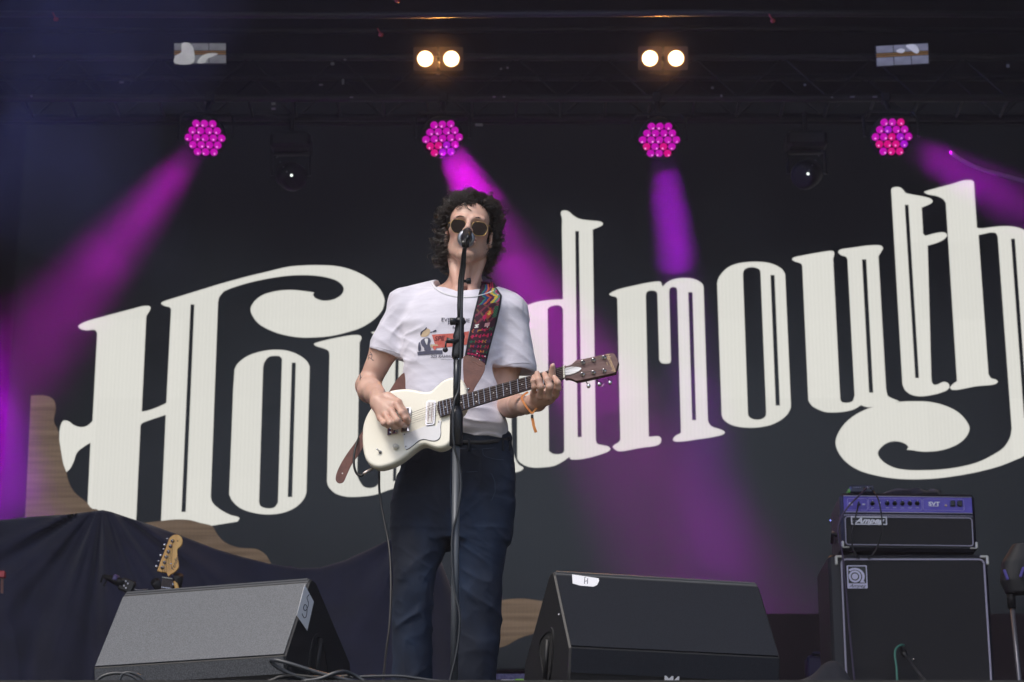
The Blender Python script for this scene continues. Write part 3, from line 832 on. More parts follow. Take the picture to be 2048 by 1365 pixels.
for k, (parts, dn, am) in enumerate((
        ([(P(1335, 395, 12.88), .17), (P(1345, 450, 12.93), .19), (P(1350, 495, 12.98), .14)], .0075, .03),
        ([(P(905, 335, 12.75), .16), (P(945, 385, 12.72), .2)], .005, .03),
        ([(P(300, 400, 12.7), .26), (P(230, 470, 12.7), .3)], .0016, .05),
        ([(P(110, 600, 12.6), .5), (P(-10, 720, 12.7), .5)], .0016, .08),
        ([(P(-30, 900, 12.95), .40)], .0022, .05),
        ([(P(1100, 620, 12.75), .42), (P(1230, 700, 12.8), .4)], .0014, .08),
        ([(P(1390, 860, 13.25), .34), (P(1440, 1040, 13.35), .34)], .0014, .06),
        ([(P(1900, 325, 12.7), .2), (P(2000, 395, 12.5), .3)], .003, .05),
        ([(P(170, 90, 10.2), .5), (P(300, 10, 10.4), .45), (P(120, 330, 10.3), .45)], .020, .10),
        ([(P(876, 118, 12.60), .24)], .035, .03), ([(P(1326, 117, 12.60), .24)], .035, .03),  # puffs added before the blinders to give them a halo
        ([(P(60, 430, 10.6), .5), (P(250, 540, 10.8), .4)], .010, .10))):
    smoke('smoke_shape', parts, dn, '', k, h=.035, amp=am)
# ================================================================== floor monitors
def speckle(name, c1, c2, rough=.55, sc=420, bump=.6, spec=.6):
    return mat(name, c1, rough, col2=c2, nscale=sc, ndet=2, bump=bump, bscale=sc, bdist=.001, contrast=(.42, .6), spec=spec)
M_wed1 = speckle('lit_grille_cloth', (.036, .042, .054), (.078, .089, .110), .5, sc=330, bump=.5)  # lit copy of the monitor cloth, its brightness put into the colour
M_wed1b = speckle('charcoal_textured_paint', (.032, .035, .042), (.075, .08, .092), .55, sc=280)
M_wed2 = speckle('shaded_grille_cloth', (.0075, .009, .0135), (.0125, .015, .022), .7, bump=.3, spec=.2)  # shaded copy of the monitor cloth, darkened in its colour
M_wed_side = mat('black_wedge_side', (.010, .010, .011), .55, bump=.2, bscale=300)
M_paper = mat('white_tape', (.76, .76, .80), .7, bump=.2, bscale=60)
M_ink = mat('marker_ink', (.02, .02, .04), .6)
M_trim = mat('grey_edge_trim', (.075, .078, .085), .4)

def wedge(corner, yaw, w, side, mats, label, depth=.50, hgt=.335, cz=.095):
    """corner: front bottom corner nearest the singer side; front runs along U"""
    c = Vector(corner); U = Vector((math.cos(yaw), math.sin(yaw), 0)); V = Vector((-math.sin(yaw), math.cos(yaw), 0))
    if side < 0: U_ = U
    root = thing('stage_monitor', label, 'stage monitor', c, 'stage monitors at the front edge of the stage')
    prof = [(.03, 0.0), (.012, .05), (0, cz), (.155, hgt - .012), (.172, hgt), (.20, hgt - .004), (.47, .16), (depth, .08), (depth, 0.0)]
    def at(u, p): return c + U * u + V * p[0] + Vector((0, 0, p[1]))
    vs = []; fs = []; n = len(prof); mi = []
    ins = .006
    secs = [(0, ins), (ins, 0), (w - ins, 0), (w, ins)]
    cen = (sum(p[0] for p in prof) / n, sum(p[1] for p in prof) / n)
    for (u, e) in secs:
        for p in prof:
            q = (p[0] + (cen[0] - p[0]) * e * 3, p[1] + (cen[1] - p[1]) * e * 3)
            vs.append(at(u, q))
    for s in range(3):
        for i in range(n):
            j = (i + 1) % n
            fs.append((s * n + i, (s + 1) * n + i, (s + 1) * n + j, s * n + j))
    fs.append(tuple(range(n - 1, -1, -1))); fs.append(tuple(range(3 * n, 4 * n)))
    MB().add(vs, fs).build('cabinet', M_wed_side, root)
    # front panels: separate sheets lying just proud of the cabinet
    def strip(p0, p1, m, name, t=.004, inset=.006):
        a = Vector((0, 0, 0)); q0, q1 = at(inset, p0), at(w - inset, p0); q3, q2 = at(inset, p1), at(w - inset, p1)
        nrm = (q1 - q0).cross(q3 - q0).normalized()
        if nrm.y > 0: nrm = -nrm
        o = [q0, q1, q2, q3]
        b = MB().add([x + nrm * .0006 for x in o] + [x + nrm * t for x in o], [(0, 1, 5, 4), (1, 2, 6, 5), (2, 3, 7, 6), (3, 0, 4, 7), (4, 5, 6, 7)])
        return b.build(name, m, root), Plane((q0 + q3) / 2 + nrm * t, q1 - q0, nrm)
    g, pl = strip((.003, cz + .005), (.152, hgt - .018), mats[0], 'grille')
    k, pl2 = strip((.011, .052), (.001, cz - .001), mats[1], 'kick_panel')
    strip((.156, hgt - .014), (.168, hgt - .003), M_trim, 'edge_trim', .003)
    MB().tube([at(.01, (.163, hgt - .002)), at(w - .01, (.163, hgt - .002))], .0035, 6).build('seam', M_trim, root)
    # handle pocket in the end that shows
    uu = w if side > 0 else 0
    sn = U * side
    hp = Plane(at(uu, (.22, .13)) + sn * .0005, V, sn)
    sgn = 1 if hp.u.dot(V) > 0 else -1
    lo = smooth_poly([(-.06 * sgn, -.07), (-.03 * sgn, .06), (.02 * sgn, .075), (.09 * sgn, -.06), (.04 * sgn, -.085)])
    me = curve_mesh([lo, [(x * .86, y * .86) for x, y in lo]], extrude=.004)
    link_mesh('handle_rim', put_on(me, hp), M_wed_side, root)
    plate('handle_pocket', hp, [[(x * .86, y * .86) for x, y in lo]], mat('pocket_black', (.004, .004, .004), .9), root, .001)
    MB().tube([hp.at(-.02 * sgn, -.05, .006), hp.at(.01 * sgn, .06, .006)], .007, 8).build('handle', M_wed_side, root, smooth=True)
    return root, pl, pl2, at, U, V

# left: textured grey face turned to the light
F = P(570, 1352, 6.78); F.z = 0
yawL = -R(19)
wl = .61
cornerL = F - Vector((math.cos(yawL), math.sin(yawL), 0)) * wl
r1, p1, p1b, at1, U1, V1 = wedge(cornerL, yawL, wl, 1, (M_wed1, M_wed1b), 'grey textured stage monitor before the navy drape with white label on its end', hgt=.357, cz=.10)
# its white label
e1 = Plane(at1(wl, (.2, .2)) + U1 * .0012, V1, U1)
lab = plate('paper_label', e1, [e1.pts([(609, 1170), (627, 1204), (614, 1262), (593, 1231)])], M_paper, r1, .001)
sq = e1.pts([(603, 1228), (607, 1236), (611, 1234), (613, 1222), (612, 1212), (608, 1210), (606, 1218), (610, 1222), (616, 1208), (613, 1196), (617, 1190)])
MB().tube([e1.at(u, v, .0016) for u, v in smooth_poly(sq, closed=False, seg=4)], .0012, 5).build('marker_scrawl', M_ink, lab)

F2 = P(1139, 1352, 6.76); F2.z = 0
yawR = R(15)
wr = .635
r2, p2, p2b, at2, U2, V2 = wedge(F2, yawR, wr, -1, (M_wed2, M_wed2), 'dark smooth stage monitor with torn white tape on its top edge', hgt=.375, cz=.12)
lab = plate('paper_label', p2, [p2.pts([(1144, 1150), (1197, 1158), (1198, 1163), (1194, 1171), (1187, 1174.5), (1160, 1172.5), (1145, 1168)])], M_paper, r2, .001, w=.0008)
for line in ([(1169, 1158), (1168.5, 1169)], [(1175, 1158.5), (1174.5, 1169)], [(1169, 1164), (1175, 1163)], [(1168, 1156.5), (1171, 1156)]):
    MB().tube([p2.at(*p2.uv(*q), .0021) for q in line], .0009, 5).build('marker_mark', M_ink, lab)
tm = text_mesh('M4', .030, extrude=.0006, offset=.0008)
link_mesh('logo_text', put_on(tm, p2b, *p2b.uv(1344, 1361.5), w=.0006, sx=1.25), mat('silver_print', (.55, .56, .6), .4), r2)
MB().ball(at2(0, (.10, .235)) - U2 * .001, .003, 6).build('stud', M_paper, r2)

# ================================================================== bass stack
M_tolex = mat('black_tolex', (.010, .010, .016), .5, bump=.5, bscale=500, bdist=.001)
M_grill = mat('black_grille_cloth', (.006, .006, .009), .75, bump=.3, bscale=260, bdist=.001)
M_pipe_w = mat('silver_piping', (.38, .36, .48), .5)
M_corner = mat('pale_corner_metal', (.60, .58, .52), .35, metal=.3)
M_violet_lit = mat('violet_lit_panel', (.080, .055, .40), .38, metal=.1, col2=(.11, .08, .48), nscale=18)  # violet glow of the stage lamp painted into the panel colour
M_print = mat('white_print', (.62, .60, .80), .5)
M_knob = mat('black_knob', (.008, .008, .009), .35)
M_cable = mat('black_cable', (.012, .012, .013), .5)
M_chrome = mat('chrome', (.62, .62, .66), .12, metal=1.0)

def line_on(pl, pts, r, name, m, parent, w=.002, closed=False):
    q = [pl.at(*pl.uv(*p), w) for p in pts]
    if closed: q = q + [q[0]]
    return MB().tube(q, r, 6).build(name, m, parent, smooth=True)

YC = 10.3
cabp = Plane(P(1820, 1240, YC), (1, 0, 0), (0, -1, 0))
xl, zt_ = P(1664, 1112, YC).x, P(1700, 1109, YC).z
xr = P(1987, 1300, YC).x
xl = P(1683, 1365, YC).x - .035
cab = thing('bass_cabinet', 'tall black bass speaker cabinet with silver piping under the amplifier head', 'speaker cabinet', ((xl + xr) / 2, YC, 0))
MB().box(((xl + xr) / 2, YC + .205, zt_ / 2 + .01), (xr - xl, .40, zt_ - .02), bev=.012).build('cabinet', M_tolex, cab)
gx0, gx1 = cabp.uv(1683, 1130)[0], cabp.uv(1968, 1130)[0]
gz1 = cabp.uv(1800, 1120)[1]; gz0 = -(cabp.o.z - .06)
plate('grille', cabp, [rrect(gx0, gz0, gx1, gz1, .02)], M_grill, cab, .006, w=-.004)
MB().tube([cabp.at(x, y, .003) for x, y in rrect(gx0, gz0, gx1, gz1, .02) + rrect(gx0, gz0, gx1, gz1, .02)[:1]], .0048, 6).build('piping', M_pipe_w, cab, smooth=True)
for (px, py, sx) in ((1673, 1113, 1), (1973, 1113, -1)):
    q = cabp.at(*cabp.uv(px, py), .004)
    MB().box(q + Vector((sx * .012, 0, -.003)), (.036, .012, .011), bev=.003).box(q + Vector((-sx * .002, 0, -.02)), (.012, .013, .04), bev=.003).build('corner_cap', M_corner, cab)
bx0, by0 = cabp.uv(1694.8, 1178); bx1, by1 = cabp.uv(1733, 1132)
badge = plate('badge', cabp, [rrect(bx0, by0, bx1, by1, .004)], M_print, cab, .004, w=.003)
hx0, hy0 = cabp.uv(1697, 1168); hx1, hy1 = cabp.uv(1731, 1134)
plate('badge_field', cabp, [rrect(hx0, hy0, hx1, hy1, .003)], M_knob, badge, .001, w=.0072)
cx_, cz_ = cabp.uv(1709.5, 1154.3); k_ = cabp.uv(1710.5, 1154)[0] - cabp.uv(1709.5, 1154)[0]
arc = [(cx_ + math.cos(R(a)) * 12.4 * k_, cz_ + math.sin(R(a)) * 12.4 * k_) for a in range(0, 360, 12)]
inn = [(cx_ + math.cos(R(a)) * 8.4 * k_, cz_ + math.sin(R(a)) * 8.4 * k_) for a in range(0, 360, 15)]
link_mesh('logo_ring', put_on(curve_mesh([arc, inn], extrude=.0004), cabp, w=.0088), M_print, badge)
link_mesh('logo_dot', put_on(curve_mesh([circ(cx_, cz_, 6.2 * k_)], extrude=.0004), cabp, w=.0088), M_print, badge)
ot = [(cx_ + math.cos(R(a)) * 19.5 * k_, cz_ + math.sin(R(a)) * 17.5 * k_) for a in range(-30, 131, 8)]
it = [(cx_ + math.cos(R(a)) * 14.4 * k_, cz_ + math.sin(R(a)) * 13.6 * k_) for a in range(130, -31, -8)]
foot = [(cx_ + 9 * k_, cz_ - 12.5 * k_), (cx_ + 20 * k_, cz_ - 12.5 * k_)]
link_mesh('logo_arc', put_on(curve_mesh([ot + it[:-2] + [(cx_ + 13.0 * k_, cz_ - 6 * k_)] + foot], extrude=.0004), cabp, w=.0088), M_print, badge)
link_mesh('badge_text', put_on(text_mesh('Ampeg', .021, extrude=.0004, shear=.45), cabp, *cabp.uv(1714, 1173), w=.0076, sx=1.15), M_knob, badge)
for s in (-1, 1):
    MB().box(((xl + xr) / 2 + s * .26, YC + .2, .012), (.05, .3, .024), bev=.006).build('foot', M_knob, cab)

YH = 10.34
hp_ = Plane(P(1820, 1040, YH), (1, 0.012, -.012), (0, -1, .02))
head = thing('bass_amplifier', 'black bass amplifier head with control panel coloured as if violet-lit on the tall cabinet', 'amplifier', (hp_.o.x, YH, P(1800, 1108, YH).z))
hx0, hb = hp_.uv(1685, 1104); hx1 = hp_.uv(1954, 1104)[0]; ht = hp_.uv(1810, 987)[1]
MB().box(hp_.at((hx0 + hx1) / 2, (ht + hb) / 2 + .004, -.165), (hx1 - hx0 + .006, ht - hb - .006, .33), U=hp_.u, V=hp_.v, bev=.014).build('cabinet', M_tolex, head)
v0 = hp_.uv(1800, 1027.5)[1]; v1 = hp_.uv(1800, 994.5)[1]
plate('control_panel', hp_, [rrect(hx0 + .012, v0, hx1 - .012, v1, .002)], M_violet_lit, head, .004, w=.0)
for py, rr in ((994.2, .0022), (1026.2, .0026), (1031.5, .0016), (1033.6, .0012)):
    v = hp_.uv(1800, py)[1]
    MB().tube([hp_.at(hx0 + .012, v, .005), hp_.at(hx1 - .012, v, .005)], rr, 6).build('trim_line', M_pipe_w, head, smooth=True)
gv0 = hp_.uv(1800, 1091.5)[1]; gv1 = hp_.uv(1800, 1036)[1]
plate('grille', hp_, [rrect(hx0 + .016, gv0, hx1 - .016, gv1, .012)], M_grill, head, .005, w=.0)
rr_ = rrect(hx0 + .016, gv0, hx1 - .016, gv1, .012)
MB().tube([hp_.at(x, y, .006) for x, y in rr_ + rr_[:1]], .0026, 6).build('piping', M_pipe_w, head, smooth=True)
def frame_on(pl, a, b, r, m, parent, name):
    x0, y0 = pl.uv(*a); x1, y1 = pl.uv(*b)
    q = rrect(min(x0, x1), min(y0, y1), max(x0, x1), max(y0, y1), .006)
    return MB().tube([pl.at(x, y, .0048) for x, y in q + q[:1]], r, 5).build(name, m, parent)
M_vline = mat('lilac_print', (.36, .30, .72), .5)
frame_on(hp_, (1694.5, 998), (1735, 1021.5), .0013, M_vline, head, 'panel_outline')
frame_on(hp_, (1736.5, 998), (1844, 1021.8), .0013, M_vline, head, 'panel_outline')
frame_on(hp_, (1845.5, 999), (1928, 1022.5), .0013, M_vline, head, 'panel_outline')
for px in (1744.5, 1774, 1789, 1804.3, 1819.3, 1834.2):
    u, v = hp_.uv(px, 1007.8)
    kn = MB().lathe(hp_.at(u, v, .004), hp_.n, [(0, .0105), (.003, .0105), (.004, .0075), (.016, .0066), (.017, 0)], 14).build('knob', M_knob, head, smooth=True)
    MB().box(hp_.at(u, v + .008, .0175), (.002, .007, .001), U=hp_.u, V=hp_.v).build('pointer', M_print, kn)
    link_mesh('knob_caption', put_on(text_mesh('gain' if px < 1760 else 'tone', .008, extrude=.0002), hp_, u, hp_.uv(px, 1016.5)[1], w=.0045), M_print, head)
for px in (1904.8, 1919):
    u, v = hp_.uv(px, 1008.5)
    MB().box(hp_.at(u, v, .008), (.022, .026, .012), U=hp_.u, V=hp_.v, bev=.003).build('rocker_switch', M_knob, head)
link_mesh('model_text', put_on(text_mesh('SVT', .024, extrude=.0003, offset=.0009), hp_, *hp_.uv(1868, 1009), w=.0045, sx=1.25), mat('white_print_bright', (.8, .8, .9), .5), head)
u, v = hp_.uv(1868, 1013.4); MB().box(hp_.at(u, v, .005), (.038, .0025, .001), U=hp_.u, V=hp_.v).build('underline', M_print, head)
u, v = hp_.uv(1891.5, 1012); MB().lathe(hp_.at(u, v, .004), hp_.n, [(0, .006), (.004, .005), (.005, 0)], 10).build('jewel_lamp', mat('amber_jewel', (.5, .35, .3), .3), head)
for px, py, w_, h_ in ((1701, 1009, .017, .013), (1727, 1010, .013, .007), (1759, 1006.5, .009, .008), (1759, 1011.5, .008, .006)):
    u, v = hp_.uv(px, py); MB().box(hp_.at(u, v, .006), (w_, h_, .004), U=hp_.u, V=hp_.v, bev=.0015).build('input_jack', M_print, head)
np0 = hp_.uv(1701.8, 1051); np1 = hp_.uv(1773, 1035.2)
q = rrect(np0[0], np0[1], np1[0], np1[1], .001)
qi = rrect(np0[0] + .005, np0[1] + .005, np1[0] - .005, np1[1] - .005, .001)
npl = link_mesh('nameplate', put_on(curve_mesh([q, qi], extrude=.002), hp_, w=.010), mat('bright_plate', (.75, .75, .85), .4), head)
plate('nameplate_field', hp_, [q], M_knob, npl, .003, w=.005)
link_mesh('nameplate_text', put_on(text_mesh('Ampeg', .036, extrude=.0006, shear=.5, offset=.0012), hp_, *hp_.uv(1737, 1043), w=.0092, sx=1.15), mat('bright_script', (.82, .82, .92), .4), npl)
u, v = hp_.uv(1737, 1043.2); MB().box(hp_.at(u, v - .001, .009), (.135, .0022, .001), U=hp_.u, V=hp_.v).build('nameplate_bar', M_print, npl)
for (px, py, sx) in ((1685.5, 1092, 1), (1953, 1094, -1)):
    u, v = hp_.uv(px, py); q = hp_.at(u, v, .004)
    MB().box(q + Vector((0, 0, .006)), (.011, .012, .028), bev=.003).box(q + Vector((sx * .014, 0, -.008)), (.03, .010, .006), bev=.002).build('corner_cap', M_corner, head)
for s in (-1, 1):
    u = (hx0 + hx1) / 2 + s * .24
    MB().lathe(hp_.at(u, hb - .03, -.06), hp_.v, [(0, .018), (.034, .022)], 12).build('foot', M_knob, head)
# hardware on the end cheek
side = hx0 - .002
for (a, b) in ((-.06, .03), (-.2, .05), (-.28, -.02), (-.1, -.08), (-.24, -.1)):
    MB().ball(hp_.at(side, a * .0 + b, a), .005, 6).build('screw', M_chrome, head)
MB().tube([hp_.at(side - .012, -.05, -.09), hp_.at(side - .016, -.02, -.16), hp_.at(side - .012, -.05, -.23)], .008, 8).build('side_handle', M_knob, head, smooth=True)
MB().box(hp_.at(side - .001, ht * .6, -.31), (.012, .03, .014), bev=.003).build('rear_corner', M_chrome, head)

# small effects box on the head
pc = hp_.at(hp_.uv(1725, 984)[0], ht + .004, -.05)
fx = thing('preamp_pedal', 'small preamp pedal with tiny sliders and green strip on the amplifier head', 'pedal', pc)
MB().box(pc + Vector((0, 0, .018)), (.105, .08, .032), bev=.004).build('case', mat('navy_enamel', (.02, .022, .06), .35), fx)
tp = Plane(pc + Vector((0, -.0405, .0195)), (1, 0, 0), (0, -1, 0))
for i in range(4):
    MB().box(tp.at(-.035 + i * .009, .003, .0015), (.0018, .016, .002)).build('slider', M_print, fx)
for i in range(3):
    MB().lathe(tp.at(.008 + i * .015, .002, 0), tp.n, [(0, .0045), (.008, .004), (.009, 0)], 10).build('dial', M_print if i == 1 else M_knob, fx)
MB().box(pc + Vector((-.056, 0, .010)), (.008, .076, .016)).build('green_strip', mat('green_edge', (.12, .4, .06), .5), fx)

# folded cloth on the head
cl = P(1818, 978, YH + .14); cl.z = hp_.at(0, ht, 0).z + .002
f = Field((cl.x - .2, cl.y - .14, cl.z - .02), (cl.x + .22, cl.y + .14, cl.z + .1), .005)
f.loft([(cl.z + .0, cl.x, cl.y, .15, .10), (cl.z + .022, cl.x, cl.y, .135, .09), (cl.z + .036, cl.x + .005, cl.y, .12, .07)], k=0)
f.cone(cl + Vector((.10, -.02, .025)), cl + Vector((.150, -.02, .047)), .018, .006, .02)
f.disp(lambda x, y, z: .004 * np.sin(x * 70 + y * 30) + .003 * np.sin(x * 31 - z * 150 + 2))
tag(link_mesh('folded_cloth', f.mesh('cloth'), mat('black_towel', (.012, .010, .018), .95, sheen=.2), smooth=True), 'crumpled black cloth lying on the amplifier head', 'cloth')

# amp cables
def cable(pts, r, label, m=M_cable, name='cable', cat='cable', group=None, seg=8):
    return tag(MB().tube(C3(pts, seg), r, 7).build(name, m, smooth=True), label, cat, group)
j = hp_.at(*hp_.uv(1717, 1010), .03)
cable([pc + Vector((.02, -.05, .02)), P(1722, 988, YH - .08), P(1700, 1010, YH - .10), P(1683, 1035, YH - .1), P(1676, 1065, YC - .06), P(1685, 1110, YC - .05), P(1692, 1180, YC - .04), P(1700, 1270, YC - .03), P(1710, 1372, YC - .04), P(1712, 1395, YC - .05)], .0042, 'long dark lead falling down the left side of the bass cabinet', mat('plum_cable', (.05, .035, .08), .5))
cable([hp_.at(*hp_.uv(1717, 1006), .012), P(1714, 1022, YH - .07), P(1708, 1050, YH - .07), P(1704, 1075, YH - .06), P(1706, 1098, YH - .05), P(1714, 1113, YC - .03), P(1719, 1118, YC + .02)], .0035, 'short lead hanging from the amplifier input over the name plate')
cable([pc + Vector((.045, -.045, .01)), P(1757, 1000, YH - .06), P(1764, 1040, YH - .07), P(1764, 1065, YH - .07), P(1752, 1100, YH - .05), P(1737, 1118, YC - .02)], .0035, 'thin lead looping from the pedal across the amplifier grille')
MB().tube([hp_.at(*hp_.uv(1717, 1010), .006), hp_.at(*hp_.uv(1716, 1015), .045)], .006, 8).build('input_plug', M_knob, head)

# microphone before the cabinet with its green lead
mk = thing('instrument_microphone', 'small microphone on a low boom with green lead before the bass cabinet', 'microphone', P(1850, 1400, YC - .35))
a, b = P(1812, 1314, YC - .12), P(1858, 1372, YC - .45)
MB().tube([a, b, P(1858, 1400, YC - .5)], .006, 8).build('boom', mat('grey_boom', (.06, .06, .065), .4), mk, smooth=True)
MB().lathe(P(1806, 1303, YC - .08), (a - P(1806, 1303, YC - .08)), [(-.03, .008), (-.005, .014), (.02, .014), (.045, .009)], 12).build('capsule', M_knob, mk, smooth=True)
MB().ball(P(1828, 1320, YC - .15), .007, 8).build('thumb_screw', M_chrome, mk)
MB().box(P(1817, 1321, YC - .14), (.014, .014, .01), bev=.002).build('clip', M_chrome, mk)
M_green = mat('green_lead', (.06, .22, .17), .5)
cable([P(1808, 1291, YC - .05), P(1801, 1291, YC - .07), P(1792, 1298, YC - .08), P(1790, 1312, YC - .09), P(1793, 1335, YC - .1), P(1795, 1372, YC - .12), P(1795, 1400, YC - .14)], .0050, 'green lead looping down the front of the bass cabinet', M_green)

# stand at the right edge with a dark gadget on top
Yr = 9.6
st = thing('right_stand', 'black stand with grey pole at the right edge beside the bass cabinet', 'stand', Vector((P(2040, 1365, Yr).x, Yr, 0)))
st.name = 'equipment_stand'
top = P(2023, 1203, Yr); bot = Vector((P(2046, 1365, Yr).x + .004, Yr, .02))
MB().tube([top, bot], .0095, 10).build('pole', mat('grey_pole', (.13, .13, .155), .35, metal=.5), st, smooth=True)
MB().tube([top + Vector((0, 0, .05)), top + Vector((0, 0, -.03))], .017, 10).build('clutch', M_metal_blk, st, smooth=True)
f = Field((top.x - .12, Yr - .1, top.z - .02), (top.x + .17, Yr + .12, top.z + .28), .006)
f.loft([(top.z + .03, top.x + .03, Yr, .05, .04), (top.z + .08, top.x + .02, Yr, .06, .05), (top.z + .16, top.x + .045, Yr, .075, .05), (top.z + .235, top.x + .06, Yr, .04, .03)], k=.02)
link_mesh('padded_head', f.mesh('pad'), mat('black_pad', (.010, .010, .012), .6), st, smooth=True)
MB().box(P(2012, 1150, Yr - .06), (.012, .01, .045), U=(1, 0, .3), bev=.003).box(P(2044, 1145, Yr - .06), (.012, .01, .045), U=(1, 0, -.4), bev=.003).build('violet_highlight', mat('violet_highlight', (.08, .06, .3), .4), st)  # violet highlights on the pad modelled as small coloured blocks
for k in range(3):
    an = R(90 + 120 * k)
    MB().tube([bot + Vector((0, 0, .15)), bot + Vector((math.cos(an) * .28, math.sin(an) * .28, -.012))], .008, 8).build('leg', M_metal_blk, st, smooth=True)

# dark bundles on the floor by the cabinet
def lump(cx, cy_, sx, sy, h, label, m, seed=0, cat='cloth', name='cloth_bundle'):
    f = Field((cx - sx * 1.2, cy_ - sy * 1.2, -.02), (cx + sx * 1.2, cy_ + sy * 1.2, h * 1.5), max(.008, sx / 40))
    f.ell((cx, cy_, 0), (sx, sy, h), k=0)
    f.ell((cx + sx * .3, cy_ - sy * .1, h * .4), (sx * .5, sy * .5, h * .7), k=.04)
    f.disp(lambda x, y, z: .010 * np.sin(x * 24 + y * 13 + seed) * np.sin(z * 30 + x * 9))
    return tag(link_mesh(name, f.mesh('lump'), m, smooth=True), label, cat)
q = P(1640, 1352, 9.2)
lump(q.x, 9.3, .22, .2, q.z + .02, 'dark cloth bundle on the floor at the foot of the bass cabinet', mat('navy_black_cloth', (.010, .011, .018), .95, col2=(.018, .02, .03), nscale=12))
q = P(1632, 1315, 11.6)
tag(MB().box((q.x, 11.6, q.z / 2), (.10, .12, q.z), bev=.01).box((q.x + .02, 11.55, q.z + .006), (.09, .08, .012), bev=.003).build('foot_switch', mat('violet_lit_edge', (.02, .015, .06), .4)), 'small violet edged box half hidden left of the bass cabinet', 'box')

# ================================================================== navy drape over the backline
M_navy = mat('navy_drape', (.008, .009, .028), .85, col2=(.013, .014, .042), nscale=5, bump=.25, bscale=40, sheen=.25)
YD = 10.9
topline = [(-90, 1052), (0, 1041), (60, 1034), (130, 1030), (180, 1024), (205, 1020.5), (222, 1024), (260, 1037), (300, 1050), (360, 1071), (430, 1098), (480, 1113), (540, 1128), (600, 1137), (640, 1136), (690, 1121), (740, 1098), (790, 1074), (835, 1068), (868, 1090), (885, 1130), (903, 1180), (920, 1240), (934, 1300), (945, 1352)]
tx = np.array([p[0] for p in topline]); ty = np.array([p[1] for p in topline])
N, Mv = 420, 70
vs = []; fs = []
pk = np.array([205.0, 1021.0]); pk2 = np.array([835.0, 1068.0])
for i in range(N + 1):
    px = -90 + (945 + 90) * i / N
    py0 = float(np.interp(px, tx, ty))
    for j in range(Mv + 1):
        t = j / Mv
        py = py0 + (1420 - py0) * t
        dx, dy = px - pk[0], py - pk[1]
        th = math.atan2(dx, dy + 25); rr = math.hypot(dx, dy)
        fold = .030 * math.sin(th * 15 + .9 * math.sin(th * 6)) * min(1, rr / 60) * math.exp(-rr / 420)
        fold += .012 * math.sin(th * 34 + 1) * min(1, rr / 90) * math.exp(-rr / 260)
        dx2, dy2 = px - pk2[0], py - pk2[1]
        th2 = math.atan2(dx2, dy2 + 25); r2_ = math.hypot(dx2, dy2)
        fold += .026 * math.sin(th2 * 13 + 2) * min(1, r2_ / 50) * math.exp(-r2_ / 260)
        sag = math.sin(math.pi * min(1, max(0, (px - 205) / 600)))
        fold += .016 * sag * math.sin((py - py0) * .045 + px * .004) * math.exp(-(py - py0) / 110)
        fold += .020 * math.sin(px * .055 + 1.5 * math.sin(px * .013)) * min(1, t * 1.6)
        fold += .022 * float(ridge(np.array(th * 4.2 + 7), np.array(rr * .004), np.array(1.5), 3)) * min(1, rr / 60) * math.exp(-rr / 500)
        fold += .016 * float(ridge(np.array(px * .012 + 3), np.array(py * .006), np.array(2.5), 3)) * min(1, t * 3)
        Y = YD - .34 * (t ** .8) - fold + (.25 if j == 0 else .0) * 0
        vs.append(P(px, py, Y))
for i in range(N):
    for j in range(Mv):
        a = i * (Mv + 1) + j
        fs.append((a, a + 1, a + Mv + 2, a + Mv + 1))
# the cloth turns back over the gear it covers
base = len(vs)
for i in range(N + 1):
    v = vs[i * (Mv + 1)]; vs.append((v[0], v[1] + .35, v[2] - .03))
for i in range(N):
    fs.append((i * (Mv + 1), (i + 1) * (Mv + 1), base + i + 1, base + i))
vs = [Vector((v[0], v[1], max(v[2], .004))) for v in vs]
tag(MB().add(vs, fs).build('navy_drape', M_navy, smooth=True), 'navy cloth draped in a peak over the backline gear at lower left', 'drape')
# covered gear under the cloth
q = P(205, 1030, 11.1)
tag(MB().box((q.x, 11.25, q.z / 2 - .03), (.03, .03, q.z - .06)).tube([(q.x, 11.2, q.z - .05), (q.x, 11.2, .01)], .02, 8).build('cymbal_stand', M_metal_blk), 'upright stand hidden under the peak of the navy drape', 'stand')

# ================================================================== headstock of the resting guitar
YF = 10.2
fp = Plane(P(340, 1130, YF), (1, 0, 0), (0, -1, .12))
G2 = lambda x, y: (180 + x * .10742, 1060 + y * .10742)
sg = thing('resting_guitar', 'guitar with honey maple headstock resting behind the grey monitor', 'guitar', P(330, 1240, YF))
M_maple = mat('honey_maple', (.78, .39, .065), .35, col2=(.88, .50, .11), nscale=9, stretch=(6, 6, 1), coat=.5)
M_maple_d = mat('maple_edge', (.30, .12, .025), .4)
ol = [(1265, 775, 1), (1295, 700), (1335, 580), (1400, 420), (1460, 260), (1505, 165), (1560, 125), (1620, 115), (1680, 140), (1718, 200), (1715, 270), (1680, 330), (1635, 365), (1622, 420), (1632, 520), (1650, 650), (1648, 715), (1600, 780), (1540, 825), (1500, 845), (1478, 872, 1), (1462, 872, 1), (1450, 835), (1435, 800, 1), (1330, 795, 1)]
o2 = smooth_poly([(*fp.uv(*G2(p[0], p[1])), *p[2:]) for p in ol])
plate('headstock', fp, [o2], M_maple, sg, .013, w=0, bevel=.002, smooth=False)
posts = [(1545, 232), (1507, 328), (1470, 430), (1428, 530), (1396, 630), (1354, 726)]
knobs = [(1435, 165), (1385, 280), (1368, 358), (1312, 475), (1272, 580), (1232, 680)]
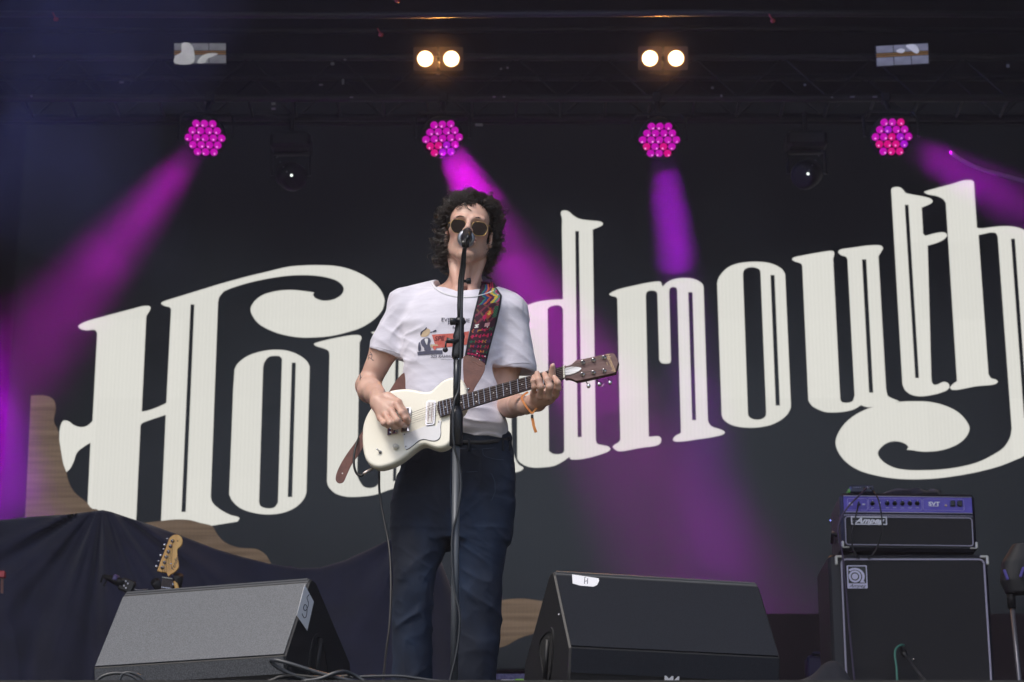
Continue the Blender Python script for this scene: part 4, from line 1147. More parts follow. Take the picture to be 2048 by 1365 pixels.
for i, ((ax, ay), (bx, by)) in enumerate(zip(posts, knobs)):
    u, v = fp.uv(*G2(ax, ay)); q = fp.at(u, v, .013)
    pt = MB().lathe(q, fp.n, [(0, .0085), (.003, .0085), (.004, .005), (.012, .0045), (.014, .003)], 12).build('tuning_post', M_chrome, sg, smooth=True)
    ku, kv = fp.uv(*G2(bx, by))
    MB().tube([fp.at(u, v, -.004), fp.at(ku * .75 + u * .25, kv * .75 + v * .25, -.004)], .003, 6).ball(fp.at(ku, kv, -.002), .0085, 10, (.8, .55, 1.0 if i % 2 else .55)).build('tuning_peg', M_chrome, pt, smooth=True)
tm = text_mesh('Fender', .024, extrude=.0003, shear=.4)
link_mesh('brand_script', put_on(tm, fp, *fp.uv(*G2(1590, 640)), w=.0135, ang=R(72)), M_ink, sg)
u, v = fp.uv(*G2(1518, 655)); MB().ball(fp.at(u, v, .015), .004, 6).build('string_tree', M_chrome, sg)
u, v = fp.uv(*G2(1640, 230)); MB().ball(fp.at(u, v, .0125), .0035, 6).build('inlay_dot', M_maple_d, sg)
nk = [fp.uv(*G2(*p)) for p in ((1352, 890), (1540, 920), (1525, 1200), (1310, 1170))]
plate('neck', fp, [nk], mat('dark_rosewood', (.035, .015, .012), .4), sg, .016, w=-.01)
plate('nut', fp, [[fp.uv(*G2(*p)) for p in ((1350, 888), (1540, 918), (1538, 934), (1349, 904))]], mat('bone', (.6, .58, .5), .4), sg, .004, w=.006)
for i in range(6):
    u0_, v0_ = fp.uv(*G2(1372 + i * 28, 905 + i * 4.5)); u1_, v1_ = fp.uv(*G2(1352 + i * 31, 1150)); pu, pv_ = fp.uv(*G2(*posts[5 - i]))
    MB().tube([fp.at(u1_, v1_, .0095), fp.at(u0_, v0_, .0105), fp.at(pu, pv_, .02)], .0007, 4).build('string', M_chrome, sg)
plate('fret', fp, [[fp.uv(*G2(*p)) for p in ((1335, 1072), (1500, 1098), (1499, 1108), (1334, 1082))]], M_chrome, sg, .002, w=.006)
# black neck cradle of the floor stand, with a second instrument's peg behind
gs = thing('guitar_stand', 'black padded guitar stand cradle under the honey maple headstock', 'stand', (P(330, 1200, YF + .05).x, YF + .06, 0))
q = fp.at(*fp.uv(*G2(1300, 950)), -.03); q2 = fp.at(*fp.uv(*G2(1600, 930)), -.03)
MB().tube([q + Vector((-.02, -.03, .0)), q + Vector((0, .02, -.03)), q2 + Vector((0, .02, -.02)), q2 + Vector((.01, -.03, .02))], .022, 10).build('cradle', M_wed_side, gs, smooth=True)
MB().tube([(q + q2) / 2 + Vector((0, .03, -.02)), Vector(((q.x + q2.x) / 2, YF + .06, .02))], .012, 8).build('post', M_metal_blk, gs)
for s in (-1, 1):
    MB().tube([Vector(((q.x + q2.x) / 2, YF + .06, .15)), Vector(((q.x + q2.x) / 2 + s * .25, YF - .05, .01))], .01, 8).build('leg', M_metal_blk, gs)
q = fp.at(*fp.uv(*G2(1600, 1030)), -.01)
sg2 = thing('second_headstock', 'wooden headstock tip with chrome pegs low behind the honey maple one', 'guitar', q)
MB().box(q, (.018, .012, .045), U=(1, 0, .35), bev=.003).build('headstock', M_maple, sg2)
MB().box(q + Vector((-.02, -.005, .008)), (.018, .01, .022), U=(1, 0, .5), bev=.003).build('tuning_peg', M_chrome, sg2)
MB().ball(q + Vector((.012, -.01, -.022)), .007, 8).build('tuning_peg', M_chrome, sg2)
sg2.name = 'headstock_tip'

# boom clamp left of it
bm = thing('boom_clamp', 'black boom clamp with four white dots left of the resting guitar', 'clamp', P(250, 1175, 9.9))
bp_ = Plane(P(240, 1165, 9.9), (1, 0, 0), (0, -1, 0))
B_ = lambda x, y: bp_.at(*bp_.uv(*G2(x, y)))
MB().tube([B_(250, 860), B_(420, 920), B_(560, 985), B_(640, 1020)], [.008, .017, .019, .02], 10).build('arm', M_metal_blk, bm, smooth=True)
MB().tube([B_(245, 850), B_(200, 985)], .004, 6).tube([B_(310, 940), B_(255, 1050)], .004, 6).build('fork', M_metal_blk, bm)
MB().tube([B_(435, 905), B_(515, 935)], .0185, 10).build('sleeve', mat('violet_sleeve', (.07, .055, .17), .4), bm, smooth=True)
c0, c1 = bp_.uv(*G2(690, 1045))
MB().box(bp_.at(c0, c1), (.062, .03, .055), U=(math.cos(R(-22)), 0, math.sin(R(-22))), bev=.005).build('block', M_wed_side, bm)
for xy in ((678, 977), (716, 1018), (643, 1058), (680, 1100)):
    MB().ball(bp_.at(*bp_.uv(*G2(*xy)), .017), .0042, 8).build('dot', mat('white_stud', (.7, .7, .8), .4), bm)
MB().tube([B_(750, 1085), B_(880, 1130), B_(1080, 1120)], .0045, 6).build('rod', mat('grey_rod', (.18, .18, .2), .3, metal=.6), bm, smooth=True)
MB().tube([bp_.at(c0, c1, -.02), Vector((bp_.at(c0, c1).x, 9.93, .01))], .010, 8).build('post', M_metal_blk, bm)

# red painted bracket at the left edge
q = P(3, 1165, 9.6)
rb = thing('red_bracket', 'red and brown painted metal bracket at the very left edge', 'bracket', Vector((q.x, 9.6, 0)))
M_rose = mat('rose_paint', (.34, .035, .05), .5); M_brn = mat('brown_steel', (.16, .075, .065), .5)
MB().box(P(-4, 1150, 9.6), (.06, .03, .028), bev=.003).build('top_plate', M_rose, rb)
MB().tube([P(4.5, 1154, 9.6), P(4, 1187, 9.6)], .006, 6).build('rod', M_brn, rb)
MB().tube([P(-8, 1160, 9.62), Vector((P(-8, 1160, 9.62).x, 9.62, .01))], .012, 8).build('post', M_metal_blk, rb)

# ================================================================== small things on the far floor between the legs
M_lilac = mat('lilac_glitter_carpet', (.10, .09, .22), .7, col2=(.22, .20, .40), nscale=90)
ya = 11.9
q0, q1 = P(860, 1352, ya), P(1080, 1346, ya)
tag(MB().box(((q0.x + q1.x) / 2, ya + .3, q1.z - .02), (q1.x - q0.x + .4, .6, .03)).build('carpet_riser_top', M_lilac), 'lilac carpeted riser edge seen between the legs and the dark monitor', 'riser')
tag(MB().box(((q0.x + q1.x) / 2, ya + .34, (q1.z - .045) / 2), (q1.x - q0.x + .4, .5, q1.z - .05)).build('riser_base', M_black), 'black base under the lilac riser edge', 'riser')
yb = 10.6
for a, b, t_, m, lbl in ((993, 1000, 1361.5, mat('red_plastic', (.4, .02, .04), .5), 'red item poking up beside the right leg'),
                         (1001, 1030, 1359.5, mat('pale_plastic', (.55, .56, .62), .5), 'pale grey item between the red and green ones on the floor'),
                         (1030, 1048, 1358, mat('lime_plastic', (.22, .55, .05), .5), 'lime green item on the floor beside the dark monitor'),
                         (1048, 1062, 1357, mat('cream_plastic', (.66, .68, .58), .5), 'cream item on the floor touching the dark monitor in view')):
    A, B = P(a, t_, yb), P(b, t_, yb)
    tag(MB().box(((A.x + B.x) / 2, yb + .05, A.z / 2), (B.x - A.x - .001, .1, A.z), bev=.003).build('storage_box', m), lbl, 'box')

# ================================================================== cables across the front edge
yc = 6.72
cable([P(395, 1420, yc), P(470, 1390, yc), P(543, 1362, yc), P(560, 1355, yc - .0), P(590, 1352, yc), P(640, 1356, yc), P(700, 1353, yc)], .006, 'thin black cable arching at the foot of the grey monitor', group='cables heaped along the stage edge')
M_cab2 = mat('grey_black_cable', (.03, .034, .042), .38)
cable([P(640, 1368, yc), P(590, 1352, yc), P(560, 1338, yc), P(543, 1324, yc), P(552, 1321, yc - .02), P(590, 1331, yc - .03), P(640, 1347, yc - .03), P(700, 1362, yc - .03), P(740, 1372, yc)], .0062, 'thick cable loop standing up highest at the foot of the grey monitor', M_cab2, group='cables heaped along the stage edge')
cable([P(570, 1372, yc - .04), P(610, 1363, yc - .04), P(640, 1358, yc - .04), P(672, 1346, yc - .04), P(690, 1344, yc - .02), P(710, 1352, yc), P(730, 1364, yc)], .0058, 'cable crossing over the others left of the jeans', M_cab2, group='cables heaped along the stage edge')
cable([P(700, 1355, 6.9), P(760, 1353, 6.9), P(800, 1353, 6.9), P(840, 1358, 6.9), P(870, 1362, 6.9), P(905, 1364, 6.9)], .0042, 'thin cable running past the singer to the microphone stand', M_cab2, group='cables heaped along the stage edge')
cable([P(190, 1366, yc - .1), P(205, 1353, yc - .1), P(232, 1347, yc - .1), P(262, 1352, yc - .1), P(290, 1372, yc - .1)], .0045, 'small cable loop at the lower left corner of the grey monitor', M_cab2, group='cables heaped along the stage edge')
cable([P(236, 1372, yc - .1), P(244, 1350, yc - .1), P(262, 1346, yc - .1), P(284, 1356, yc - .1), P(298, 1376, yc - .1)], .0045, 'second cable loop beside the small one under the grey monitor', M_cab2, group='cables heaped along the stage edge')
# ================================================================== the singer
YP = 7.65
def S(px, py, dy=0.0): return P(px, py, YP + dy)
feet = Vector((S(918, 1400).x, YP, 0))
person = thing('person', 'curly haired singer in white t-shirt and dark jeans playing a cream guitar', 'person', feet)

# ---- skin
M_skin = mat('skin', (.56, .335, .255), .48, col2=(.66, .42, .335), nscale=16, ndet=5, bump=.25, bscale=220, sss=.12, contrast=(.3, .7), bdist=.001)
nt_, b_ = nodes_of(M_skin)
H = S(938, 469, -.02)                       # middle of the head, at eye level
roll = R(-5); pit = R(3)
hx = Vector((math.cos(roll), 0, math.sin(roll)))
hz = Vector((-math.sin(roll) * math.cos(pit), math.sin(pit), math.cos(roll) * math.cos(pit))).normalized()
hy = hx.cross(hz) * -1                      # forward, towards the audience
hy = -(hz.cross(hx)) if (hz.cross(hx)).y > 0 else hz.cross(hx)
HM = [tuple(hx), tuple(hy), tuple(hz)]
def h(x, y, z): return H + hx * x + hy * y + hz * z

h_ = .003
F1 = Field((S(700, 800).x - .05, YP - .52, -.02), (S(1130, 800).x + .05, YP + .22, S(900, 380).z + .03), h_)
F1.ell(h(0, -.018, .045), (.074, .094, .082), HM, k=0)
F1.ell(h(0, .020, -.030), (.062, .070, .082), HM, k=.02)
F1.ell(h(0, .045, .035), (.062, .045, .048), HM, k=.02)           # forehead
for s in (-1, 1):
    F1.cone(h(s * .058, -.008, -.052), h(s * .016, .068, -.108), .014, .015, .022)   # jaw line
    F1.ell(h(s * .043, .058, -.014), (.022, .020, .017), HM, k=.02)                   # cheekbone
    F1.cone(h(s * .014, .092, .020), h(s * .045, .080, .022), .009, .008, .012)       # brow
    F1.ell(h(s * .030, .092, .004), (.015, .012, .010), HM, k=.008, op='sub')          # eye socket
    F1.ell(h(s * .030, .076, .003), (.0125, .0125, .0125), HM, k=.004)                # eyelid and eye
    F1.ell(h(s * .0765, -.008, -.012), (.008, .019, .031), HM, k=.006)                # ear
    F1.ell(h(s * .0745, .004, -.036), (.008, .009, .011), HM, k=.006)                 # lobe
    F1.ell(h(s * .083, -.004, -.010), (.004, .010, .017), HM, k=.004, op='sub')
    F1.ell(h(s * .012, .098, -.030), (.0075, .010, .0065), HM, k=.005)                # nostril wing
F1.ell(h(0, .070, -.110), (.021, .018, .017), HM, k=.018)                              # chin
F1.cone(h(0, .090, .014), h(0, .110, -.022), .0075, .0105, .012)                       # nose
F1.ell(h(0, .106, -.028), (.011, .010, .008), HM, k=.006)
for s in (-1, 1): F1.ell(h(s * .0065, .108, -.036), (.0032, .005, .004), HM, k=.002, op='sub')
F1.ell(h(0, .086, -.062), (.026, .014, .018), HM, k=.012)                              # muzzle
F1.cone(h(-.012, .093, -.052), h(.028, .090, -.052), .0042, .0042, .005)
F1.cone(h(-.009, .092, -.066), h(.025, .089, -.066), .0052, .0052, .005)
F1.ell(h(0.011, .101, -.059), (.018, .014, .0050), HM, k=.003, op='sub')               # open mouth
# neck and upper chest
nb = S(925, 612, .035)
F1.cone(h(0, -.030, -.060), nb, .052, .059, .010)
F1.cone(h(0, .022, -.108), S(926, 566, -.045), .022, .020, .02)
for s in (-1, 1):
    F1.cone(h(s * .056, -.025, -.062), S(929 + s * 13, 588, -.052), .015, .012, .018)
    F1.cone(S(928 + s * 14, 586, -.052), S(926 + s * 78, 590, -.015), .011, .010, .02)  # collar bones
    F1.cone(S(926 + s * 20, 580, .04), S(926 + s * 88, 608, .045), .034, .022, .022)      # shoulders under the cloth
F1.ell(S(926, 582, -.048), (.012, .012, .012), None, k=.012, op='sub')
F1.ell(S(928, 555, -.040), (.011, .010, .014), None, k=.014)
# trunk hidden under the shirt, continuous with arms
zA = S(920, 610).z
F1.loft([(S(920, 900).z, S(922, 900).x, YP + .01, .135, .085), (S(920, 820).z, S(912, 820).x, YP + .01, .125, .085),
         (S(920, 720).z, S(905, 720).x, YP + .02, .140, .095), (S(920, 640).z, S(917, 640).x, YP + .02, .165, .090), (zA, S(920, 610).x, YP + .03, .150, .065)], k=.03)
# ---- right arm of the singer (left in the photograph)
shR, elR, wrR = S(802, 632, .02), S(735, 772, .06), S(756, 796, -.185)
F1.chain([shR, shR.lerp(elR, .45), elR], [.050, .043, .037], .03)
F1.cone(shR.lerp(elR, .35) + Vector((-.002, -.012, 0)), shR.lerp(elR, .72) + Vector((0, -.010, 0)), .036, .031, .02)
mR = elR.lerp(wrR, .35)
F1.chain([elR, mR + Vector((-.004, 0, -.002)), elR.lerp(wrR, .7), wrR], [.037, .0385, .031, .0250], .02)
# right hand, strumming: everything measured on the photograph
Z3 = lambda x, y, dy: S(660 + x * .2052, 700 + y * .2052, dy)
palmR = Z3(520, 560, -.235)
knR = [Z3(650, 535, -.262), Z3(600, 600, -.272), Z3(545, 640, -.268), Z3(492, 668, -.255)]
F1.chain([wrR, Z3(480, 520, -.222)], [.027, .029], .012)
for q in knR: F1.cone(Z3(478, 520, -.222), q, .024, .0115, .010)
F1.ell(Z3(560, 580, -.245), (.030, .020, .028), None, k=.014)
#   fingers: index .. little, each knuckle bent under
fR = [[knR[0], Z3(700, 615, -.285), Z3(735, 668, -.285), Z3(757, 705, -.272)],
      [knR[1], Z3(655, 690, -.298), Z3(690, 728, -.288), Z3(728, 742, -.262)],
      [knR[2], Z3(590, 715, -.296), Z3(632, 752, -.284), Z3(668, 752, -.258)],
      [knR[3], Z3(525, 715, -.280), Z3(562, 742, -.268), Z3(598, 742, -.246)]]
for i, f_ in enumerate(fR):
    r0 = [.0108, .0108, .0102, .0090][i]
    F1.chain(f_, [r0, r0 * .96, r0 * .86, r0 * .74], .0035)
    F1.ell(f_[0], (r0 * 1.1,) * 3, None, k=.005); F1.ell(f_[1], (r0 * 1.04,) * 3, None, k=.003)
#   thumb from the side of the palm, meeting the index tip over the pick
thR = [Z3(560, 470, -.225), Z3(660, 520, -.250), Z3(715, 600, -.262), Z3(765, 690, -.262)]
F1.chain(thR, [.020, .0145, .0120, .0085], .006)
# ---- left arm (right in the photograph), bent up to the fretboard
shL, elL, wrL = S(1030, 640, .02), S(1006, 806, .03), S(1052, 812, -.262)
F1.chain([shL, shL.lerp(elL, .45), elL], [.050, .043, .037], .03)
F1.chain([elL, elL.lerp(wrL, .35) + Vector((0, 0, -.004)), elL.lerp(wrL, .7), wrL], [.037, .0385, .031, .0250], .02)
Z4 = lambda x, y, dy: S(960 + x * .14648, 680 + y * .14648, dy)
knL = [Z4(1030, 745, -.372), Z4(930, 770, -.385), Z4(820, 765, -.382), Z4(730, 735, -.368)]     # index .. little
F1.chain([wrL, Z4(760, 850, -.300)], [.027, .030], .012)
for q in knL: F1.cone(Z4(790, 850, -.305), q, .024, .0115, .010)
F1.ell(Z4(880, 800, -.345), (.034, .024, .022), None, k=.014)
fL = [[knL[0], Z4(1062, 655, -.402), Z4(1065, 590, -.415), Z4(1015, 515, -.395)],
      [knL[1], Z4(952, 640, -.424), Z4(915, 545, -.425), Z4(880, 465, -.392)],
      [knL[2], Z4(830, 640, -.420), Z4(800, 545, -.422), Z4(778, 455, -.390)],
      [knL[3], Z4(742, 640, -.405), Z4(722, 560, -.410), Z4(735, 500, -.388)]]
for i, f_ in enumerate(fL):
    r0 = [.0110, .0108, .0102, .0088][i]
    F1.chain(f_, [r0, r0 * .98, r0 * .90, r0 * .76], .0030)
    F1.ell(f_[1], (r0 * 1.08,) * 3, None, k=.003); F1.ell(f_[0], (r0 * 1.12,) * 3, None, k=.005)
thL = [Z4(800, 830, -.290), Z4(930, 700, -.285), Z4(985, 500, -.300), Z4(990, 365, -.322)]
F1.chain(thL, [.018, .0145, .0130, .0095], .006)
# legs (under the jeans)
F1.cone(S(855, 960, .01), S(832, 1190, -.01), .075, .052, .03)
F1.cone(S(832, 1190, -.01), Vector((S(822, 1440).x, YP + .03, .10)), .050, .034, .02)
F1.cone(S(975, 960, .01), S(963, 1190, 0), .075, .052, .03)
F1.cone(S(963, 1190, 0), Vector((S(953, 1440).x, YP + .04, .10)), .050, .034, .02)
for x in (822, 953):
    a = Vector((S(x, 1440).x, YP + .03, .06))
    F1.cone(a, a + Vector((0, -.12, -.02)), .030, .024, .02)
_tend = [(Z3(480, 520, -.245), knR[i]) for i in range(4)]
def skin_detail(x, y, z):
    arm = np.clip((S(900, 700).z - z) * 6, 0, 1)
    return .0006 * np.sin(x * 260 + z * 90) * arm * 0
for a_, b2_ in ((Z3(500, 510, -.247), knR[0]), (Z3(495, 530, -.248), knR[1]), (Z3(490, 545, -.246), knR[2])):
    F1.cone(a_, b2_, .0035, .0040, .004)
for i_ in (0, 1, 2):
    F1.cone(Z4(800 + 30 * (2 - i_), 850, -.326), knL[i_], .0040, .0045, .005)
F1.disp(lambda x, y, z: .0009 * (vnoise(x * 70, y * 70, z * 70) - .5) + .0022 * (vnoise(x * 22, y * 22, z * 16) - .5))
body_me = F1.mesh('body')
bvh_body = bvh_of(body_me)
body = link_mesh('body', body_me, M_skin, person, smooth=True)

# stubble also paints in jaw shading; rosier cheeks and hands are skin colour
L_ = nt_.links.new
def zone(centre, r0, r1):
    g = nt_.nodes.new('ShaderNodeNewGeometry'); vd = nt_.nodes.new('ShaderNodeVectorMath'); vd.operation = 'DISTANCE'
    L_(g.outputs['Position'], vd.inputs[0]); vd.inputs[1].default_value = centre
    mr = nt_.nodes.new('ShaderNodeMapRange'); L_(vd.outputs['Value'], mr.inputs['Value'])
    mr.inputs['From Min'].default_value = r1; mr.inputs['From Max'].default_value = r0
    return mr.outputs['Result']
src_ = b_.inputs['Base Color'].links[0].from_socket
def tint(src, fac, colr, amount, sc):
    nz = nt_.nodes.new('ShaderNodeTexNoise'); nz.inputs['Scale'].default_value = sc; nz.inputs['Detail'].default_value = 4
    g = nt_.nodes.new('ShaderNodeNewGeometry'); L_(g.outputs['Position'], nz.inputs['Vector'])
    m1 = nt_.nodes.new('ShaderNodeMath'); m1.operation = 'MULTIPLY'; L_(fac, m1.inputs[0]); L_(nz.outputs['Fac'], m1.inputs[1])
    m2 = nt_.nodes.new('ShaderNodeMath'); m2.operation = 'MULTIPLY'; m2.use_clamp = True; L_(m1.outputs[0], m2.inputs[0]); m2.inputs[1].default_value = amount
    mx = nt_.nodes.new('ShaderNodeMix'); mx.data_type = 'RGBA'; L_(m2.outputs[0], mx.inputs[0]); L_(src, mx.inputs[6]); mx.inputs[7].default_value = (*colr, 1)
    return mx.outputs[2]
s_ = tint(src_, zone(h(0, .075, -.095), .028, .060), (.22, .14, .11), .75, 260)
s_ = tint(s_, zone(h(-.045, .07, -.03), .01, .035), (.55, .24, .20), .7, 60)
s_ = tint(s_, zone(h(.045, .07, -.03), .01, .035), (.55, .24, .20), .7, 60)
s_ = tint(s_, zone(S(926, 575, -.05), .02, .085), (.50, .22, .18), .8, 45)
for q_ in knR[:4] + knL[:4]: s_ = tint(s_, zone(q_, .004, .016), (.55, .20, .15), .8, 80)
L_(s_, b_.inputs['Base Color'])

# ---- t-shirt
M_shirt = mat('white_cotton', (.645, .625, .715), .9, col2=(.735, .715, .81), nscale=30, ndet=6, bump=.35, bscale=260, stretch=(.35, 1, 1.6), sheen=.3, bdist=.0012)
F2_ = Field((S(720, 700).x - .03, YP - .19, S(920, 885).z - .03), (S(1080, 700).x + .03, YP + .22, S(920, 555).z + .03), .0035)
def row(py, l, r, b, dy=.012): 
    c = S((l + r) / 2, py); w = S(r, py).x - S(l, py).x
    return (c.z, c.x, YP + dy, w / 2, b)
F2_.loft([row(882, 826, 1016, .092), row(872, 816, 1021, .112), row(852, 814, 1018, .116), row(825, 812, 1006, .108), row(780, 809, 998, .108), row(740, 805, 998, .112),
          row(700, 802, 1003, .118), row(660, 800, 1010, .120), row(625, 808, 1026, .108), row(602, 822, 1022, .085), row(584, 846, 1003, .062)], k=0, p=2.5)
# shoulders slope
F2_.cone(S(880, 585, .035), S(806, 606, .025), .043, .050, .03)
F2_.cone(S(972, 590, .035), S(1020, 622, .025), .043, .052, .03)
F2_.cone(S(925, 585, .05), S(925, 610, .05), .07, .08, .03)
# sleeves hang off the upper arm, wider than it
hemR, hemL = S(771, 700, .028), S(1030, 732, .018)
F2_.cone(S(808, 622, .02), hemR + Vector((.002, 0, -.012)), .054, .057, .03)
F2_.cone(S(1018, 634, .02), hemL + Vector((.004, 0, -.010)), .062, .067, .03)
F2_.cone(hemR + Vector((.012, 0, .02)), S(793, 712, .03), .05, .040, .03)
# flat hems: cut the rounded ends, then open them around the arm
def cut(F, p, n):
    p = np.array(p); n = np.array(n, float); n /= np.linalg.norm(n)
    q = F._sl(p - .13, p + .13, 0)
    sl, X, Y, Z = q
    d = (X - p[0]) * n[0] + (Y - p[1]) * n[1] + (Z - p[2]) * n[2]
    near = np.sqrt((X - p[0]) ** 2 + (Y - p[1]) ** 2 + (Z - p[2]) ** 2) - .115
    F.comb(sl, np.maximum(-d, near), .004, 'sub')
aR = (elR - shR).normalized(); aL = (elL - shL).normalized()
cut(F2_, S(767, 707, .02), aR * 1.0 + Vector((.10, .05, -.12)))
cut(F2_, S(1033, 741, .01), aL + Vector((0, .05, .0)))
F2_.cone(S(767, 720, .025) + aR * .02, S(775, 684, .024), .052, .046, .004, op='sub')
F2_.cone(S(1032, 752, .005) + aL * .02, S(1032, 712, .012), .056, .048, .004, op='sub')
# neck opening
F2_.ell(S(932, 561, -.02), (.112, .135, .056), None, k=.006, op='sub')
def shirt_folds(x, y, z):
    px0 = S(920, 700)
    u = x - px0.x; w = z - px0.z
    front = np.clip((YP + .02 - y) * 20, 0, 1)
    d = np.zeros_like(x)
    # long pulls from both armpits towards the belly
    for n_, (ax, az, sgn) in enumerate(((S(797, 690).x, S(797, 690).z, 1), (S(1008, 690).x, S(1008, 690).z, -1))):
        rx, rz = (x - ax) * sgn, z - az
        r_ = np.sqrt(rx ** 2 + rz ** 2); th = np.arctan2(rz, rx + .06)
        win = np.exp(-r_ * 4.5) * np.clip((r_ - .015) * 16, 0, 1) * np.clip((rx + .015) * 30, 0, 1)
        d -= .0100 * ridge(th * 3.4 + 11 * n_ + 2, r_ * 5, y * 0 + .5 + n_, 2.2) * win
    # diagonal drape creases over chest and belly
    a, b = u * .8 - w * .6, u * .6 + w * .8
    d -= .0045 * ridge(a * 15 + 4, b * 4 + 9, y * 1, 2.2) * front
    d -= .0030 * ridge(b * 26 + 14, a * 5 + 2, y * 1, 2.2) * front
    low = np.exp(-((w + .30) / .10) ** 2)
    d -= .0085 * ridge(u * 9 + 5 + w * 6, w * 24 + 3, y * 6 + 2, 2.2) * low
    d += .0045 * (vnoise(u * 11, w * 11, y * 11) - .5)
    sl_ = np.clip((np.abs(u) - .15) * 25, 0, 1)
    au = np.abs(u)
    d -= sl_ * .0050 * (ridge(au * 16 + w * 18 + np.sign(u) * 3 + 8, au * 7 - w * 6, y * 6 + 3, 2.6)) * np.clip((w + .055) * 20 + .35, .25, 1)
    return d
F2_.disp(shirt_folds)
shirt_me = F2_.mesh('shirt')
bvh_shirt = bvh_of(shirt_me)
shirt = link_mesh('t_shirt', shirt_me, M_shirt, person, smooth=True)
# ribbed neck band
band = []
for k in range(41):
    t = math.pi * (.03 + .94 * k / 40)
    q = drop(bvh_shirt, 932 - 69 * math.cos(t), 561 + 34.6 * math.sin(t), -.001)
    if q is not None and q.y < YP + .05 and q.x < S(984, 590).x: band.append(q)
if len(band) > 3: MB().tube(C3(band, 3), .0048, 8).build('neck_band', mat('white_rib', (.72, .71, .76), .9, bump=.5, bscale=400), shirt, smooth=True)
# sleeve hem stitching
def hemline(pts, nm):
    q = [drop(bvh_shirt, x, y, .0006) for x, y in pts]
    q = [p for p in q if p is not None]
    if len(q) > 2: MB().tube(C3(q, 4), .0011, 5).build(nm, mat('hem_shade', (.55, .54, .6), .9), shirt, smooth=True)
hemline([(738, 690), (752, 694), (770, 699), (785, 703), (798, 708)], 'hem_stitch')
hemline([(1000, 736), (1012, 730), (1030, 727), (1048, 726), (1060, 727)], 'hem_stitch')

# ---- print on the shirt: flat ink shapes laid on the cloth
def wrap(me, px, py, sc, mt, name, off=.0016, ang=0.0, sx=1.0, shear=0.0, bv=None, parent=None):
    """me is flat, in photograph pixels around (px, py)"""
    bv = bv or bvh_shirt
    ca, sa = math.cos(ang), math.sin(ang); bad = False
    import bmesh
    bm = bmesh.new(); bm.from_mesh(me)
    for _ in range(2):
        lng = [e for e in bm.edges if e.calc_length() * sc > 5]
        if lng: bmesh.ops.subdivide_edges(bm, edges=lng, cuts=1)
    bmesh.ops.triangulate(bm, faces=bm.faces)
    last = S(px, py, -.12)
    for v in bm.verts:
        x, y = v.co.x * sx * sc, v.co.y * sc
        X, Yp = px + x * ca - y * sa, py - (x * sa + y * ca)
        q = drop(bv, X, Yp, off)
        if q is None: q = last
        last = q; v.co = q
    bm.to_mesh(me); bm.free()
    return link_mesh(name, me, mt, parent or shirt)
M_i1 = mat('navy_print', (.045, .045, .085), .85); M_i2 = mat('red_print', (.55, .10, .08), .85, col2=(.62, .17, .14), nscale=60)
M_i3 = mat('faded_navy_print', (.09, .09, .14), .85); M_i4 = mat('tan_print', (.55, .42, .28), .85); M_i5 = mat('dark_red_print', (.16, .03, .04), .85)
wrap(text_mesh('EVERYONE', 10.4, offset=.0), 911, 641, 1, M_i1, 'print_text', ang=R(-2), sx=1.13)
wrap(text_mesh('HOME', 9.6, offset=.0), 911, 647.5, 1, M_i1, 'print_text', ang=R(-2), sx=1.15)
wrap(text_mesh('for', 9, offset=.0), 911, 656, 1, M_i1, 'print_text', ang=R(-2), sx=1.1)
wrap(text_mesh('525 RAHWAY', 8.6, shear=.15, offset=.05), 887, 713.5, 1, M_i3, 'print_text', ang=R(-1), sx=.98)
wrap(text_mesh('new brunswick', 3.6, offset=.0), 895, 719.3, 1, M_i3, 'print_text', sx=1.2)
def blob(pts, mt, name, off, sm=True):
    """pts in the close survey of the print (820, 620, scale .0879)"""
    q = [((820 + p[0] * .08794), (620 + p[1] * .08794), *p[2:]) for p in pts]
    cx0 = sum(p[0] for p in q) / len(q); cy0 = sum(p[1] for p in q) / len(q)
    lp = [(p[0] - cx0, -(p[1] - cy0), *p[2:]) for p in q]
    return wrap(curve_mesh([smooth_poly(lp, seg=3) if sm else lp]), cx0, cy0, 1, mt, name, off)
blob([(495, 565, 1), (1020, 535, 1), (1345, 488, 1), (1290, 790, 1), (1000, 830, 1), (700, 860, 1), (590, 870, 1), (545, 720, 1)], M_i2, 'print_panel', .0014, False)
wrap(text_mesh('SPE', 12.5, shear=.25, offset=.25), 878, 677.5, 1, M_i5, 'print_text', off=.0022, ang=R(4), sx=1.05)
blob([(240, 600), (235, 545), (270, 490), (340, 440), (400, 425), (450, 455), (455, 510), (420, 570), (360, 610), (290, 615)], M_i4, 'print_face', .0016)
blob([(235, 545), (250, 500), (330, 445), (375, 395), (385, 410), (360, 450), (290, 500), (262, 560), (245, 590)], M_i1, 'print_hair', .0022)
blob([(240, 715), (320, 650), (400, 630), (450, 650), (470, 710), (445, 790), (470, 860), (470, 920), (330, 930), (320, 870), (260, 800)], M_i3, 'print_jacket', .0016)
blob([(335, 665), (370, 650), (405, 660), (400, 740), (385, 800), (345, 730)], mat('white_ink', (.7, .7, .74), .9), 'print_bib', .0022)
blob([(165, 960, 1), (450, 925, 1), (735, 920, 1), (740, 1005, 1), (480, 1010, 1), (175, 1035, 1)], M_i3, 'print_counter', .0016, False)
blob([(470, 790), (520, 790), (620, 790), (640, 820), (560, 830), (500, 860), (465, 840)], M_i4, 'print_hand', .0020)
blob([(520, 825), (600, 830), (580, 905), (540, 905)], M_i2, 'print_glass', .0024)
blob([(195, 760), (215, 735), (235, 760), (240, 930), (190, 935)], M_i3, 'print_bottle', .0018)
blob([(450, 510), (520, 490), (560, 460), (600, 462), (595, 490), (550, 500), (460, 520)], M_i1, 'print_spoon', .0018)

